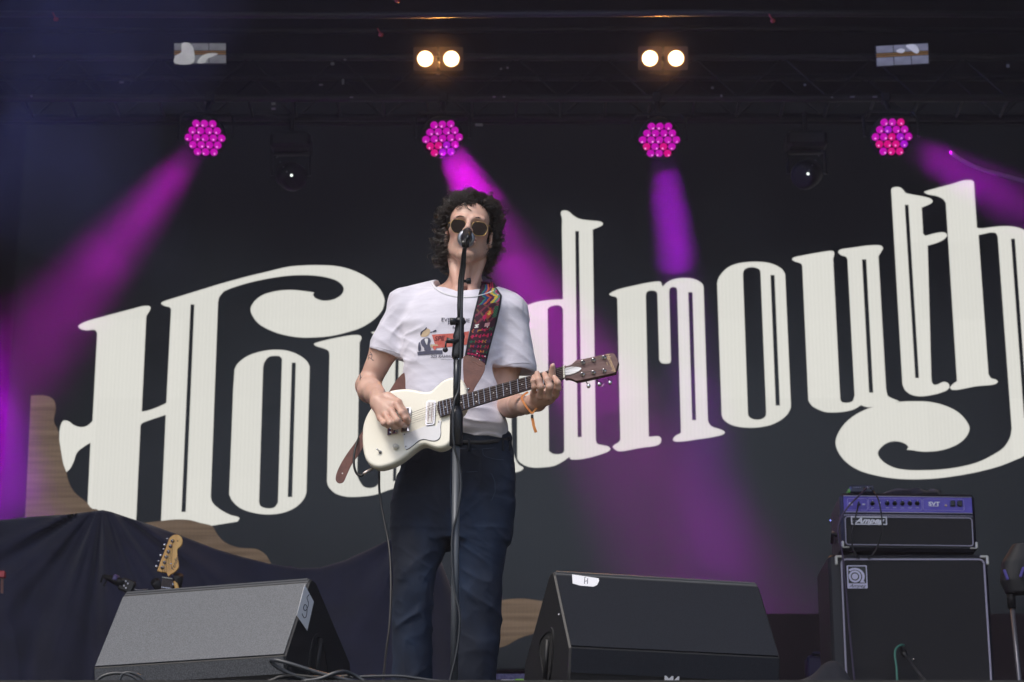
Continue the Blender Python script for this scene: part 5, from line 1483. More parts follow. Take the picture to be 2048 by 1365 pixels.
# ---- tattoos: thin ink lines on the right arm
M_tat = mat('tattoo_ink', (.035, .04, .07), .7)
def tattoo(pts, nm='tattoo'):
    q = [drop(bvh_body, 660 + x * .2052, 700 + y * .2052, .0003) for x, y in pts]
    q = [p for p in q if p is not None]
    if len(q) > 1: MB().tube(q, .0011, 4).build(nm, M_tat, body)
for l in ([(390, 20), (405, 40), (410, 70), (400, 85), (378, 75), (375, 55), (395, 45), (412, 52)], [(378, 78), (372, 95)], [(400, 85), (420, 105), (424, 98)],
          [(285, 225), (320, 215)], [(270, 240), (272, 285)], [(285, 235), (300, 255), (290, 280), (312, 270)], [(275, 262), (315, 258)], [(298, 235), (292, 300)], [(262, 262), (285, 255)]):
    tattoo(l)

# ---- jeans
M_jean = mat('dark_indigo_denim', (.0030, .0068, .0180), .9, col2=(.008, .025, .066), nscale=4.5, ndet=6, bump=.6, bscale=330, stretch=(1, 1, .55), contrast=(.45, .75), sheen=.0, bdist=.001)
F3 = Field((S(770, 1000).x - .05, YP - .20, .03), (S(1040, 1000).x + .05, YP + .24, S(920, 862).z + .02), .0045)
F3.loft([row(1085, 790, 1022, .105, .02), row(1040, 784, 1024, .112, .02), row(1000, 784, 1028, .116, .02), row(950, 797, 1028, .112, .02), row(910, 812, 1025, .105, .018), row(868, 824, 1021, .102, .015)], k=0, p=2.6)
def leg(rows, k):
    rr = []
    for (py, l, r, b, dy) in rows:
        c = S((l + r) / 2, py, dy); w = S(r, py, dy).x - S(l, py, dy).x
        rr.append((max(c.z, .055), c.x, YP + dy, w / 2, b))
    F3.loft(rr, k=k, p=2.2)
leg([(1462, 780, 860, .075, .03), (1365, 784, 863, .074, .02), (1280, 788, 862, .072, .0), (1190, 787, 866, .076, -.02), (1140, 788, 872, .080, -.02), (1080, 785, 899, .092, -.005), (1010, 784, 912, .102, .01)], .02)
leg([(1462, 905, 992, .075, .05), (1365, 905, 992, .074, .04), (1280, 912, 997, .072, .02), (1190, 912, 1005, .076, .0), (1140, 912, 1006, .080, .0), (1080, 908, 1015, .092, .0), (1010, 904, 1026, .102, .01)], .02)
def jean_folds(x, y, z):
    zc = S(905, 1075).z; xc = S(905, 1075).x
    d = np.zeros_like(x)
    rx, rz = x - xc, z - zc
    r_ = np.sqrt(rx ** 2 + rz ** 2); th = np.arctan2(rz, np.abs(rx) + .02)
    sg_ = np.sign(rx)
    d -= .0085 * ridge(th * 3.6 + 6 + sg_, r_ * 7, sg_ * 2 + 5.5, 2.6) * np.exp(-r_ * 5.5) * np.clip(r_ * 14, 0, 1)
    knee = np.exp(-((z - S(905, 1215).z) / .13) ** 2) + 1.1 * np.exp(-(z / .26) ** 2)
    d -= .0075 * ridge(z * 15 + x * 9 * sg_ + 4, x * 9 + 3, y * 7, 2.4) * knee
    d -= .0030 * ridge(z * 8 + 3, x * 16 + 1, y * 10, 3.0)
    d -= .0022 * ridge(z * 30 + 3 + x * 20, x * 22 - z * 10, y * 16, 3.0)
    d += .0040 * (vnoise(x * 9, y * 9, z * 7) - .5)
    return d
F3.disp(jean_folds)
je = F3.mesh('jeans'); bvh_jean = bvh_of(je)
jeans = link_mesh('jeans', je, M_jean, person, smooth=True)
def seam(pts, nm, mt, r=.0014, off=.0003):
    q = [drop(bvh_jean, x, y, off) for x, y in pts]; q = [p for p in q if p is not None]
    if len(q) > 2: MB().tube(C3(q, 3), r, 5).build(nm, mt, jeans, smooth=True)
M_stitch = mat('navy_stitch', (.03, .045, .08), .8)
seam([(903, 905), (902, 940), (901, 980), (903, 1020), (905, 1055)], 'fly_seam', M_stitch, .002)
seam([(914, 897), (950, 899), (985, 897), (1018, 893)], 'waist_seam', M_stitch)
seam([(965, 900), (968, 912), (985, 918), (1005, 920), (1024, 917)], 'pocket_seam', M_stitch)
seam([(925, 945), (983, 948), (984, 1000), (926, 1000)], 'phone_outline', M_stitch, .001)
M_loop = mat('belt_loop_denim', (.006, .01, .02), .85)
for x in (938, 1006, 1019):
    seam([(x, 878), (x, 886), (x, 894), (x, 902)], 'belt_loop', M_loop, .0045, .001)
M_belt = mat('black_leather_belt', (.006, .006, .007), .5)
seam([(912, 884), (935, 886), (960, 886), (990, 883), (1018, 878)], 'belt', M_belt, .009, -.004)

# ---- shoes (mostly below the frame)
M_shoe = mat('black_leather_shoe', (.012, .011, .010), .4)
for x, dy in ((822, .02), (950, .04)):
    a = Vector((S(x, 1440).x, YP + dy, 0))
    f = Field(a - Vector((.1, .28, .02)), a + Vector((.1, .14, .16)), .006)
    f.cone(a + Vector((0, .04, .05)), a + Vector((0, -.04, .05)), .045, .043, 0)
    f.cone(a + Vector((0, -.04, .045)), a + Vector((0, -.19, .030)), .040, .030, .03)
    f.cone(a + Vector((0, .03, .06)), a + Vector((0, .03, .12)), .042, .042, .02)
    link_mesh('shoe', f.mesh('shoe'), M_shoe, person, smooth=True)

# ---- sunglasses
M_gold = mat('gold_wire', (.45, .30, .11), .3, metal=1.0)
M_lensg = mat('brown_tinted_glass', (.020, .013, .009), .15, spec=.08)
gl = MB(); gpl = Plane(h(0, .102, .008), hx, hy)
lensR = [(855, 360), (905, 352), (1000, 470, 0)]
def lens(cx0, cy0, nm):
    pts = []
    for dx, dy in ((-9, -13), (9, -12.5), (13, -9), (16.2, -2), (14.5, 5), (9, 12.5), (-8, 13.5), (-13.5, 8), (-16.2, 0), (-14, -8)):
        pts.append((cx0 + dx, cy0 + dy + dx * .08))
    q = smooth_poly([gpl.uv(*p) for p in pts], seg=2)
    fr = link_mesh('eyewear_lens', put_on(curve_mesh([q], extrude=.0006), gpl), M_lensg, person)
    MB().tube([gpl.at(*p, .0) for p in q + q[:1]], .0009, 6).build('rim', M_gold, fr, smooth=True)
    return fr
l1 = lens(917.5, 453, 'a'); l2 = lens(959, 458, 'b')
MB().tube(C3([gpl.at(*gpl.uv(932, 446)), gpl.at(*gpl.uv(938, 444.5), .003), gpl.at(*gpl.uv(944.5, 448))], 4), .0014, 6).build('bridge', M_gold, l1, smooth=True)
MB().tube([gpl.at(*gpl.uv(902.5, 446)), gpl.at(*gpl.uv(897.5, 445.5), -.003), h(-.074, .03, .012), h(-.078, -.02, .008)], .0014, 6).build('temple_arm', M_gold, l1)
MB().tube([gpl.at(*gpl.uv(974.5, 451)), gpl.at(*gpl.uv(979.5, 451.5), -.003), h(.074, .03, .012), h(.078, -.02, .008)], .0014, 6).build('temple_arm', M_gold, l2)
# brows, lips and stubble
M_brow = mat('brown_brow', (.05, .028, .02), .9)
for s in (-1, 1):
    MB().tube(C3([h(s * .016, .0990, .0185), h(s * .032, .0945, .0225), h(s * .048, .0825, .020)], 4), [.0018] * 4 + [.0024] * 4 + [.001], 6, flat=.6).build('eyebrow', M_brow, person, smooth=True)
M_lip = mat('lip', (.42, .17, .14), .45)
MB().tube(C3([h(-.014, .0915, -.0585), h(-.002, .0985, -.0525), h(.008, .0990, -.0540), h(.019, .0960, -.0525), h(.030, .0860, -.0585)], 4), [.001] + [.0026] * 15 + [.001], 7).build('upper_lip', M_lip, person, smooth=True)
MB().tube(C3([h(-.012, .091, -.0620), h(-.001, .0975, -.0680), h(.008, .0985, -.0690), h(.018, .0950, -.0680), h(.028, .0860, -.0620)], 4), [.001] + [.0031] * 15 + [.001], 7).build('lower_lip', M_lip, person, smooth=True)
MB().ball(h(.010, .088, -.060), .011, 10, (1.5, .5, .5)).build('mouth_shadow', mat('mouth_inside', (.06, .02, .02), .8), person, smooth=True)

# ---- curly hair
M_hair = mat('dark_brown_curls', (.013, .0085, .0065), .42, col2=(.042, .026, .018), nscale=55, spec=.7)
F4 = Field(H - Vector((.15, .15, .16)), H + Vector((.15, .17, .17)), .004)
F4.ell(h(0, -.030, .052), (.088, .098, .084), HM, k=0)
F4.ell(h(0, -.058, -.035), (.086, .062, .105), HM, k=.03)
F4.ell(h(0, .072, -.035), (.072, .075, .100), HM, k=.012, op='sub')
F4.ell(h(.004, .088, .030), (.046, .05, .040), HM, k=.010, op='sub')
F4.disp(lambda x, y, z: .004 * np.sin(x * 150 + z * 90) * np.sin(y * 130 + z * 110 + 1))
hair = link_mesh('hair', F4.mesh('hair'), M_hair, person, smooth=True)
rg = np.random.default_rng(5)
hxn, hyn, hzn = np.array(hx), np.array(hy), np.array(hz); Hn = np.array(H)
cen = np.array([0, -.02, .035]); rad = np.array([.080, .092, .088])
def locks(n, region, length, coil=(.005, .009), r0=.0013, seed=1, pts=30, out=.35, drift=(0, 0, 0), strands=5, spread=.0035, lift=.10):
    """clumps of a few hairs that coil together"""
    rg = np.random.default_rng(seed)
    V = []; Fc = []; base = 0
    k = 0
    while k < n:
        d = rg.normal(size=3); d /= np.linalg.norm(d)
        if not region(d): continue
        k += 1
        L = rg.uniform(*length)
        p = cen + d * rad * rg.uniform(.96, 1.03)
        v = d * out + np.array([0, 0, lift]) + rg.normal(size=3) * .14 + np.array(drift)
        v /= np.linalg.norm(v)
        step = L / pts; path = []
        ph = rg.uniform(0, 6.28); cr = rg.uniform(*coil); om = rg.uniform(.55, .85) * (1 if rg.random() < .5 else -1)
        wob = rg.normal(size=3) * .04
        for i in range(pts):
            path.append(p.copy())
            v = v + np.array([0, 0, -1]) * (.10 + .06 * i / pts) + wob * .5; v /= np.linalg.norm(v)
            p = p + v * step
            q = (p - cen) / (rad * 1.04)
            nq = np.linalg.norm(q)
            if nq < 1: p = cen + q / nq * rad * 1.04
            if p[2] < -.02 and math.hypot(p[0] / .078, (p[1] + .03) / .075) < 1:
                p[0] += np.sign(p[0] + 1e-9) * .004; p[1] -= .003
        path0 = np.array(path)
        t = np.gradient(path0, axis=0); t /= np.linalg.norm(t, axis=1)[:, None] + 1e-9
        a = np.cross(t, [0.3, .9, .2]); a /= np.linalg.norm(a, axis=1)[:, None] + 1e-9
        b = np.cross(t, a)
        s_ = np.arange(pts); amp = cr * np.clip(s_ / 6, 0, 1)
        for st in range(strands):
            dph = rg.normal() * .35; o1, o2 = rg.normal(size=2) * spread
            am = amp * rg.uniform(.85, 1.15)
            fr = np.clip(s_ / 10, .3, 1.2)
            path = path0 + (a * (np.cos(om * s_ + ph + dph) * am + o1 * fr)[:, None] + b * (np.sin(om * s_ + ph + dph) * am + o2 * fr)[:, None])
            t2 = np.gradient(path, axis=0); t2 /= np.linalg.norm(t2, axis=1)[:, None] + 1e-9
            a2 = np.cross(t2, [0.3, .9, .2]); a2 /= np.linalg.norm(a2, axis=1)[:, None] + 1e-9
            b2 = np.cross(t2, a2)
            rr = r0 * rg.uniform(.7, 1.2) * (1 - .7 * (s_ / pts) ** 2)
            ringv = [path + (a2 * math.cos(2.0944 * q) + b2 * math.sin(2.0944 * q)) * rr[:, None] for q in range(3)]
            V.append(np.stack(ringv, 1).reshape(-1, 3))
            for i in range(pts - 1):
                for q in range(3):
                    j = (q + 1) % 3
                    Fc.append((base + i * 3 + q, base + i * 3 + j, base + i * 3 + 3 + j, base + i * 3 + 3 + q))
            base += pts * 3
    V = np.concatenate(V)
    V = Hn + V[:, :1] * hxn + V[:, 1:2] * hyn + V[:, 2:3] * hzn
    me = bpy.data.meshes.new('locks'); me.from_pydata(V.tolist(), [], Fc)
    return me
top = lambda d: d[2] > .25 and not (d[1] > .50 and d[2] < .78)
sides = lambda d: d[2] <= .35 and d[1] < .22 and d[2] > -.55
fringeL = lambda d: d[1] > .42 and d[2] > .62 and d[0] < .05
fringeC = lambda d: d[1] > .42 and d[2] > .66
fringeR = lambda d: d[1] > .20 and d[2] > .45 and d[0] > .30
link_mesh('top_curls', locks(210, top, (.040, .062), seed=2, out=.60, pts=22, coil=(.0075, .012), r0=.0012, strands=9, spread=.0045), M_hair, hair, smooth=True)
link_mesh('side_curls', locks(250, sides, (.060, .130), lift=-.55, seed=3, out=.22, pts=32, coil=(.0075, .012), r0=.0012, strands=9, spread=.0045), M_hair, hair, smooth=True)
link_mesh('fringe_curls', locks(34, fringeC, (.028, .042), seed=21, out=.45, pts=18, drift=(0, .25, .1), coil=(.006, .010), r0=.0015), M_hair, hair, smooth=True)
link_mesh('fringe_curls', locks(26, fringeL, (.055, .085), seed=4, out=.30, pts=26, drift=(-.28, .22, 0), coil=(.006, .009), r0=.0015), M_hair, hair, smooth=True)
link_mesh('fringe_curls', locks(20, fringeR, (.050, .070), seed=9, out=.30, pts=24, drift=(.25, .1, 0), coil=(.006, .009), r0=.0015), M_hair, hair, smooth=True)
link_mesh('loose_strands', locks(110, lambda d: d[2] > -.1 and d[1] < .5, (.05, .085), seed=12, out=.65, pts=30, r0=.0009, coil=(.008, .013), strands=1), M_hair, hair, smooth=True)

# ---- orange cloth festival band on the left wrist
M_or = mat('orange_ribbon', (.55, .17, .035), .7, col2=(.68, .27, .07), nscale=40)
wb = thing('wristband', 'orange cloth wristband with black slider hanging from the fretting hand', 'wristband', S(1058, 820, -.27))
W4 = lambda x, y, dy: Z4(x, y, dy)
def ribbon(pts, w, name, m, parent, th=.0008):
    pts = C3(pts, 6); vs = []; fs = []
    for i, p in enumerate(pts):
        t = (pts[min(i + 1, len(pts) - 1)] - pts[max(0, i - 1)]).normalized()
        s_ = t.cross(Vector((0, -1, .2))).normalized()
        n_ = t.cross(s_)
        for (a, b) in ((-1, -1), (1, -1), (1, 1), (-1, 1)): vs.append(p + s_ * (w * a) + n_ * (th * b))
    for i in range(len(pts) - 1):
        for k in range(4):
            j = (k + 1) % 4; fs.append((i * 4 + k, i * 4 + j, i * 4 + 4 + j, i * 4 + 4 + k))
    fs += [(0, 1, 2, 3), tuple(len(vs) - 4 + k for k in (3, 2, 1, 0))]
    return MB().add(vs, fs).build(name, m, parent)
ribbon([W4(655, 715, -.290), W4(600, 750, -.296), W4(570, 790, -.300), W4(590, 845, -.312), W4(640, 925, -.318), W4(710, 1010, -.318)], .0032, 'loop', M_or, wb)
ribbon([W4(835, 860, -.325), W4(800, 905, -.324), W4(750, 960, -.321), W4(712, 1010, -.319)], .0030, 'loop', M_or, wb)
ribbon([W4(710, 1060, -.319), W4(725, 1120, -.320), W4(735, 1180, -.322), W4(765, 1265, -.322)], .0045, 'tail', M_or, wb)
MB().box(W4(712, 1046, -.320), (.0085, .007, .011), bev=.001).build('slider', M_knob, wb)
# ================================================================== the singer's guitar
go = S(830, 850, -.215)
gyaw = R(13); gt = R(9)
gn = Vector((math.sin(gyaw) * -1 * math.cos(gt), -math.cos(gyaw) * math.cos(gt), math.sin(gt)))
GP = Plane(go, (math.cos(gyaw), -math.sin(gyaw), 0), Vector((-math.sin(gyaw) * math.cos(gt), -math.cos(gyaw) * math.cos(gt), math.sin(gt))))
gtr = thing('electric_guitar', 'cream single cutaway electric guitar played by the singer', 'guitar', go)
Z3p = lambda x, y: (660 + x * .2052, 700 + y * .2052)
Z4p = lambda x, y: (960 + x * .14648, 680 + y * .14648)
Z5p = lambda x, y: (1040 + x * .10254, 700 + y * .10254)
M_cream = mat('cream_lacquer', (.80, .77, .655), .3, col2=(.84, .81, .70), nscale=3, spec=.4)
ol = [(590, 400), (650, 386), (760, 380), (850, 395), (920, 408), (980, 400), (1040, 350), (1100, 298), (1170, 270), (1230, 268), (1285, 295), (1315, 360), (1330, 440), (1325, 520), (1290, 590), (1240, 640),
      (1205, 690), (1190, 760), (1188, 830), (1170, 890), (1130, 930), (1060, 950), (1000, 938), (930, 912), (880, 920), (810, 965), (730, 1030), (640, 1090), (560, 1122), (480, 1138), (420, 1125), (372, 1092), (338, 1030), (320, 930), (316, 820), (326, 730), (352, 650), (395, 575), (450, 500), (520, 435)]
body_o = smooth_poly([GP.uv(*Z3p(*p)) for p in ol], seg=4)
TH = .042
me = curve_mesh([body_o], extrude=TH / 2 - .009, bevel=.009, bres=3)
# bevel grows outwards: pull the outline in first
def inset(lp, d):
    n = len(lp); out = []
    area = sum(lp[i][0] * lp[(i + 1) % n][1] - lp[(i + 1) % n][0] * lp[i][1] for i in range(n))
    sg = 1 if area > 0 else -1
    for i in range(n):
        a = np.array(lp[i - 1]); b = np.array(lp[(i + 1) % n]); t = b - a; t /= np.linalg.norm(t) + 1e-9
        out.append((lp[i][0] - t[1] * d * sg, lp[i][1] + t[0] * d * sg))
    return out
me = curve_mesh([inset(body_o, .008)], extrude=TH / 2 - .010, bevel=.010, bres=3)
gb = link_mesh('body', put_on(me, GP, w=-TH / 2), M_cream, gtr, smooth=True)
for p in gb.data.polygons: p.use_smooth = abs(p.normal.dot(GP.n)) < .98
def gpl_(name, pts, m, w, th, parent=gtr, sm=True, src=Z3p, bevel=0.0):
    q = [(*GP.uv(*src(p[0], p[1])), *p[2:]) for p in pts]
    return plate(name, GP, [smooth_poly(q, seg=4) if sm else [x[:2] for x in q]], m, parent, th, w=w, bevel=bevel)
M_pick = mat('white_pickguard', (.72, .72, .75), .35, spec=.3); M_edge = mat('guard_edge', (.05, .05, .08), .5)
pg = [(705, 820, 1), (800, 800, 1), (935, 745, 1), (1040, 745, 1), (1060, 690, 1), (1085, 695, 1), (1078, 760), (1080, 820), (1065, 865), (1025, 888), (975, 885), (920, 873), (870, 885), (820, 925), (770, 962), (740, 972), (728, 950), (720, 880)]
gpl_('pickguard_edge', [(x - 0, y + 3, *r_) if 0 else (x + 2, y + 4, *r_) for x, y, *r_ in pg], M_edge, .0003, .0016)
gpl_('pickguard', pg, M_pick, .0006, .0022)
for x, y in ((1062, 708), (742, 945), (728, 828)):
    MB().ball(GP.at(*GP.uv(*Z3p(x, y)), .003), .0022, 6).build('screw', M_knob, gtr)
# neck pickup: cream face in chrome frame
M_cpu = mat('pickup_cream', (.74, .72, .70), .35)
fr_o = [(940, 520, 1), (960, 503, 1), (1025, 503, 1), (1034, 515, 1), (1022, 720, 1), (1010, 735, 1), (945, 745, 1), (934, 730, 1)]
gpl_('pickup_frame', fr_o, M_chrome, .001, .005, sm=False)
pu = gpl_('pickup_cover', [(955, 522, 1), (1020, 515, 1), (1008, 722, 1), (948, 730, 1)], M_cpu, .003, .006, sm=False)
for x in (968, 1000):
    MB().tube([GP.at(*GP.uv(*Z3p(x + 6, 530)), .0095), GP.at(*GP.uv(*Z3p(x - 6, 712)), .0095)], .0007, 4).build('slot_line', mat('rose_line', (.3, .08, .1), .5), pu)
for y in (590, 650): MB().ball(GP.at(*GP.uv(*Z3p(980, y)), .0092), .0018, 6).build('pole_screw', M_knob, pu)
# bridge pickup: dark, chrome surround
gpl_('pickup_frame', [(722, 572, 1), (790, 570, 1), (796, 585, 1), (775, 800, 1), (700, 810, 1), (694, 795, 1)], M_chrome, .001, .006, sm=False)
pu2 = gpl_('pickup_cover', [(735, 585, 1), (775, 580, 1), (755, 795, 1), (706, 802, 1)], mat('dark_pickup', (.05, .035, .035), .3), .004, .006, sm=False)
# bridge, with cut-out shapes
br = gpl_('bridge_plate', [(565, 700, 1), (670, 690, 1), (662, 822, 1), (560, 838, 1)], M_chrome, .001, .004, sm=False)
M_dkp = mat('dark_plum', (.06, .025, .08), .3)
for pts in ([(570, 745), (600, 742), (596, 835), (567, 838)], [(608, 742), (660, 738), (656, 790), (606, 795)], [(625, 800), (640, 800), (640, 820), (612, 824)]):
    gpl_('bridge_slot', pts, M_dkp, .0052, .0008, parent=br, sm=False)
for k in range(6):
    MB().box(GP.at(*GP.uv(*Z3p(640 + k * 0, 705 + k * 18)), .010), (.010, .0032, .006), U=GP.u, V=GP.v).build('saddle', M_chrome, br)
for k in range(2):
    MB().lathe(GP.at(*GP.uv(*Z3p(600, 770 + 38 * k)), .005), GP.n, [(0, .0045), (.002, .0045), (.003, .002), (.003, 0)], 12).build('screw', M_chrome, br)
# knob, switch
u, v = GP.uv(*Z3p(645, 952))
MB().lathe(GP.at(u, v, .0), GP.n, [(0, .0090), (.002, .0098), (.013, .0085), (.0155, .007), (.016, 0)], 20).build('control_knob', mat('cream_knob', (.62, .60, .55), .3), gtr, smooth=True)
u, v = GP.uv(*Z3p(490, 1000))
sw = MB().lathe(GP.at(u, v, .0), GP.n, [(0, .006), (.003, .006), (.004, .003), (.008, .003)], 12).build('toggle_switch', M_chrome, gtr, smooth=True)
MB().tube([GP.at(u, v, .006), GP.at(*GP.uv(*Z3p(462, 978)), .014)], [.0014, .0024], 8).build('lever', M_chrome, sw, smooth=True)
# neck and fretboard. Four corners of the board in the photograph:
NB = [Z3p(1062, 522), (1127.5, 737.0), (1128.5, 759.5), Z3p(1080, 666)]    # body-top, nut-top, nut-bottom, body-bottom
NBuv = [Vector(GP.uv(*q)) for q in NB]
M_rose = mat('dark_rosewood_board', (.020, .012, .014), .65, spec=.2, col2=(.05, .03, .032), nscale=60, stretch=(1, 6, 1))
M_neck = mat('mahogany_neck', (.09, .03, .022), .35)
nbk = [NBuv[0], NBuv[1], NBuv[2], NBuv[3]]
endc = [NBuv[3] + (NBuv[0] - NBuv[3]) * t + Vector((-.006 * math.sin(math.pi * t), 0)) for t in (0, .1, .3, .5, .7, .9, 1)]
plate('fretboard', GP, [[tuple(q) for q in (NBuv[0], NBuv[1], NBuv[2], NBuv[3])] + [tuple(q) for q in endc[1:-1]]], M_rose, gtr, .006, w=.006)
plate('fretboard_binding', GP, [inset([tuple(q) for q in (NBuv[0], NBuv[1], NBuv[2], NBuv[3])], -.0012)], mat('dark_binding', (.02, .012, .012), .3), gtr, .0055, w=.006)
def nb(s, t, w=.0125):
    """s along the board from nut (0) to body end (1); t across from the upper to the lower edge"""
    a = NBuv[1].lerp(NBuv[0], s); b = NBuv[2].lerp(NBuv[3], s); q = a.lerp(b, t)
    return GP.at(q.x, q.y, w)
nv = []; nf = []
for i in range(13):
    s = i / 12
    for k in range(9):
        a = math.pi * k / 8
        t = .5 - .5 * math.cos(a)
        nv.append(nb(s * .97, t, .006 - .020 * math.sin(a)))
for i in range(12):
    for k in range(8): nf.append((i * 9 + k, i * 9 + k + 1, i * 9 + 10 + k, i * 9 + 9 + k))
nf.append(tuple(range(8, -1, -1))); nf.append(tuple(12 * 9 + k for k in range(9)))
MB().add(nv, nf).build('neck', M_neck, gtr, smooth=True)
M_fret = mat('nickel_fret', (.62, .60, .60), .25, metal=1.0)
frx = [(1, 995), (2, 870), (3, 750), (4, 636), (5, 530), (6, 430), (7, 338), (8, 250), (9, 165), (10, 88), (11, 12)]
full = 1.0
L0 = 1.0
tot = (1 - 2 ** (-20 / 12))
for n in range(1, 21):
    s = (1 - 2 ** (-n / 12)) / (1 - 2 ** (-20.4 / 12))
    MB().tube([nb(s, .01), nb(s, .99)], .0013, 6).build('fret', M_fret, gtr)
def pos(n): return ((1 - 2 ** (-n / 12)) + (1 - 2 ** (-(n - 1) / 12))) / 2 / (1 - 2 ** (-20.4 / 12))
M_pearl = mat('pearl_dot', (.8, .78, .76), .3)
for n, ts in ((3, (.5,)), (5, (.5,)), (7, (.5,)), (9, (.5,)), (12, (.25, .75)), (15, (.5,)), (17, (.5,)), (19, (.5,))):
    for t in ts: MB().lathe(nb(pos(n), t, .0118), GP.n, [(0, .0022), (.0005, .0022)], 10).build('inlay_dot', M_pearl, gtr)
MB().box(nb(-.006, .5, .011), (.0055, (NBuv[1] - NBuv[2]).length * 1.06, .009), U=GP.u * math.cos(R(17)) + GP.v * math.sin(R(17)), V=(NBuv[1] - NBuv[2]).x * GP.u + (NBuv[1] - NBuv[2]).y * GP.v, bev=.001).build('nut', mat('bone_nut', (.68, .66, .56), .4), gtr)
# headstock
M_hs = mat('walnut_headstock', (.12, .068, .066), .55, col2=(.17, .105, .10), nscale=12, stretch=(2, 2, 14), spec=.2)
hs = [(885, 330, 1), (960, 335), (1040, 280), (1100, 222, 1), (1350, 175), (1600, 118), (1760, 88), (1820, 82), (1850, 100, 1), (1905, 200), (1925, 260, 1), (1900, 350), (1860, 465, 1), (1500, 545), (1200, 612), (1100, 625, 1), (1040, 595), (960, 572), (885, 575, 1)]
hq = smooth_poly([(*GP.uv(*Z5p(p[0], p[1])), *p[2:]) for p in hs], seg=4)
plate('headstock', GP, [inset(hq, .001)], M_hs, gtr, .015, w=-.008, bevel=.0012)
plate('headstock_back', GP, [hq], mat('headstock_edge', (.025, .010, .010), .35), gtr, .012, w=-.0105)
tr_ = [(890, 390), (940, 365), (1040, 355), (1140, 362), (1200, 375, 1), (1210, 395, 1), (1170, 430), (1090, 475), (1000, 505), (930, 515), (890, 512)]
gpl_('truss_rod_cover', [(x, y, *r_) for x, y, *r_ in tr_], mat('white_cover', (.82, .82, .84), .25), .0068, .003, src=Z5p)
posts = [(1235, 272), (1442, 226), (1650, 175), (1230, 502), (1440, 468), (1648, 435)]
pegs = [(1330, 165), (1535, 112), (1748, 78), (1325, 680), (1535, 645), (1745, 615)]
for i, ((ax, ay), (bx, by)) in enumerate(zip(posts, pegs)):
    u, v = GP.uv(*Z5p(ax, ay))
    pt = MB().lathe(GP.at(u, v, .007), GP.n, [(0, .0078), (.003, .0074), (.0035, .004), (.012, .0036), (.013, .002)], 14).build('tuning_post', M_chrome, gtr, smooth=True)
    MB().ball(GP.at(u + .001, v - .001, .0205), .0022, 6).build('string_hole', M_knob, pt)
    ku, kv = GP.uv(*Z5p(bx, by))
    sc_ = (1.15, .6, .6) if i == 2 else ((.5, .5, .55) if i == 1 else ((1.1, .5, .45) if i == 0 else (.85, .6, .95)))
    pk_ = MB().tube([GP.at(u * .5 + ku * .5, v * .5 + kv * .5, -.012), GP.at(ku, kv, -.010)], .0020, 6).build('peg_shaft', M_chrome, gtr)
    MB().ball(GP.at(ku, kv, -.010), .0080, 12, sc_).build('tuning_peg', M_chrome, pk_, smooth=True)
# strings
bridge_uv = [Vector(GP.uv(*Z3p(640, 700 + k * 18))) for k in range(6)]
order = [2, 1, 0, 3, 4, 5]
M_str = mat('nickel_string', (.45, .42, .38), .3, metal=.9)
for k in range(6):
    t = .10 + .16 * k
    b0 = bridge_uv[k]
    pu_, pv_ = GP.uv(*Z5p(*posts[[0, 1, 2, 5, 4, 3][k]]))
    MB().tube([GP.at(b0.x, b0.y, .014), nb(1, t, .0170), nb(-.004, t, .0155), GP.at(pu_, pv_, .013)], .00075 - .00007 * k, 4).build('string', M_str, gtr)
sp_ = GP.uv(*Z5p(1760, 690))
MB().tube(C3([GP.at(*GP.uv(*Z5p(1640, 660)), 0), GP.at(*GP.uv(*Z5p(1600, 730)), .004), GP.at(*GP.uv(*Z5p(1650, 700)), .002)], 5), .0004, 4).build('string_end', M_chrome, gtr)
hy_t = text_mesh('Harmony', .0185, extrude=.0002, shear=.35)
link_mesh('brand_script', put_on(hy_t, GP, *GP.uv(*Z5p(1785, 268)), w=.0078, ang=R(-68)), mat('gold_script', (.62, .42, .22), .4), gtr)
tm = text_mesh('usa', .009, extrude=.0002)
link_mesh('small_script', put_on(tm, GP, *GP.uv(*Z5p(1712, 290)), w=.0078, ang=R(-68)), mat('gold_script_small', (.5, .34, .2), .4), gtr)
# nails on the fingers that show them
M_nail = mat('finger_nail', (.66, .44, .37), .3)
for q_, a_ in ((fL[1][3], fL[1][2]), (fL[2][3], fL[2][2]), (fL[0][3], fL[0][2])):
    dd = (q_ - a_).normalized(); c_ = q_ + dd * .001 + Vector((0, -.0078, .0))
    MB().ball(c_, .0048, 8, (.9, .35, 1.2)).build('nail', M_nail, body, smooth=True)
c_ = thL[3] + Vector((.002, -.009, .002)); MB().ball(c_, .006, 8, (.9, .3, 1.15)).build('nail', M_nail, body, smooth=True)
c_ = thR[3] + Vector((-.002, -.0078, .002)); MB().ball(c_, .0052, 8, (1.1, .35, .9)).build('nail', M_nail, body, smooth=True)

# pick between thumb and finger
pkq = Z3(768, 712, -.266)
tag(MB().lathe(pkq, Vector((.3, -.9, .2)), [(0, .0035), (.001, .005), (.002, 0)], 10).build('guitar_pick', mat('orange_pick', (.75, .22, .10), .35)), 'tiny orange guitar pick between thumb and finger of the strumming hand', 'guitar pick')

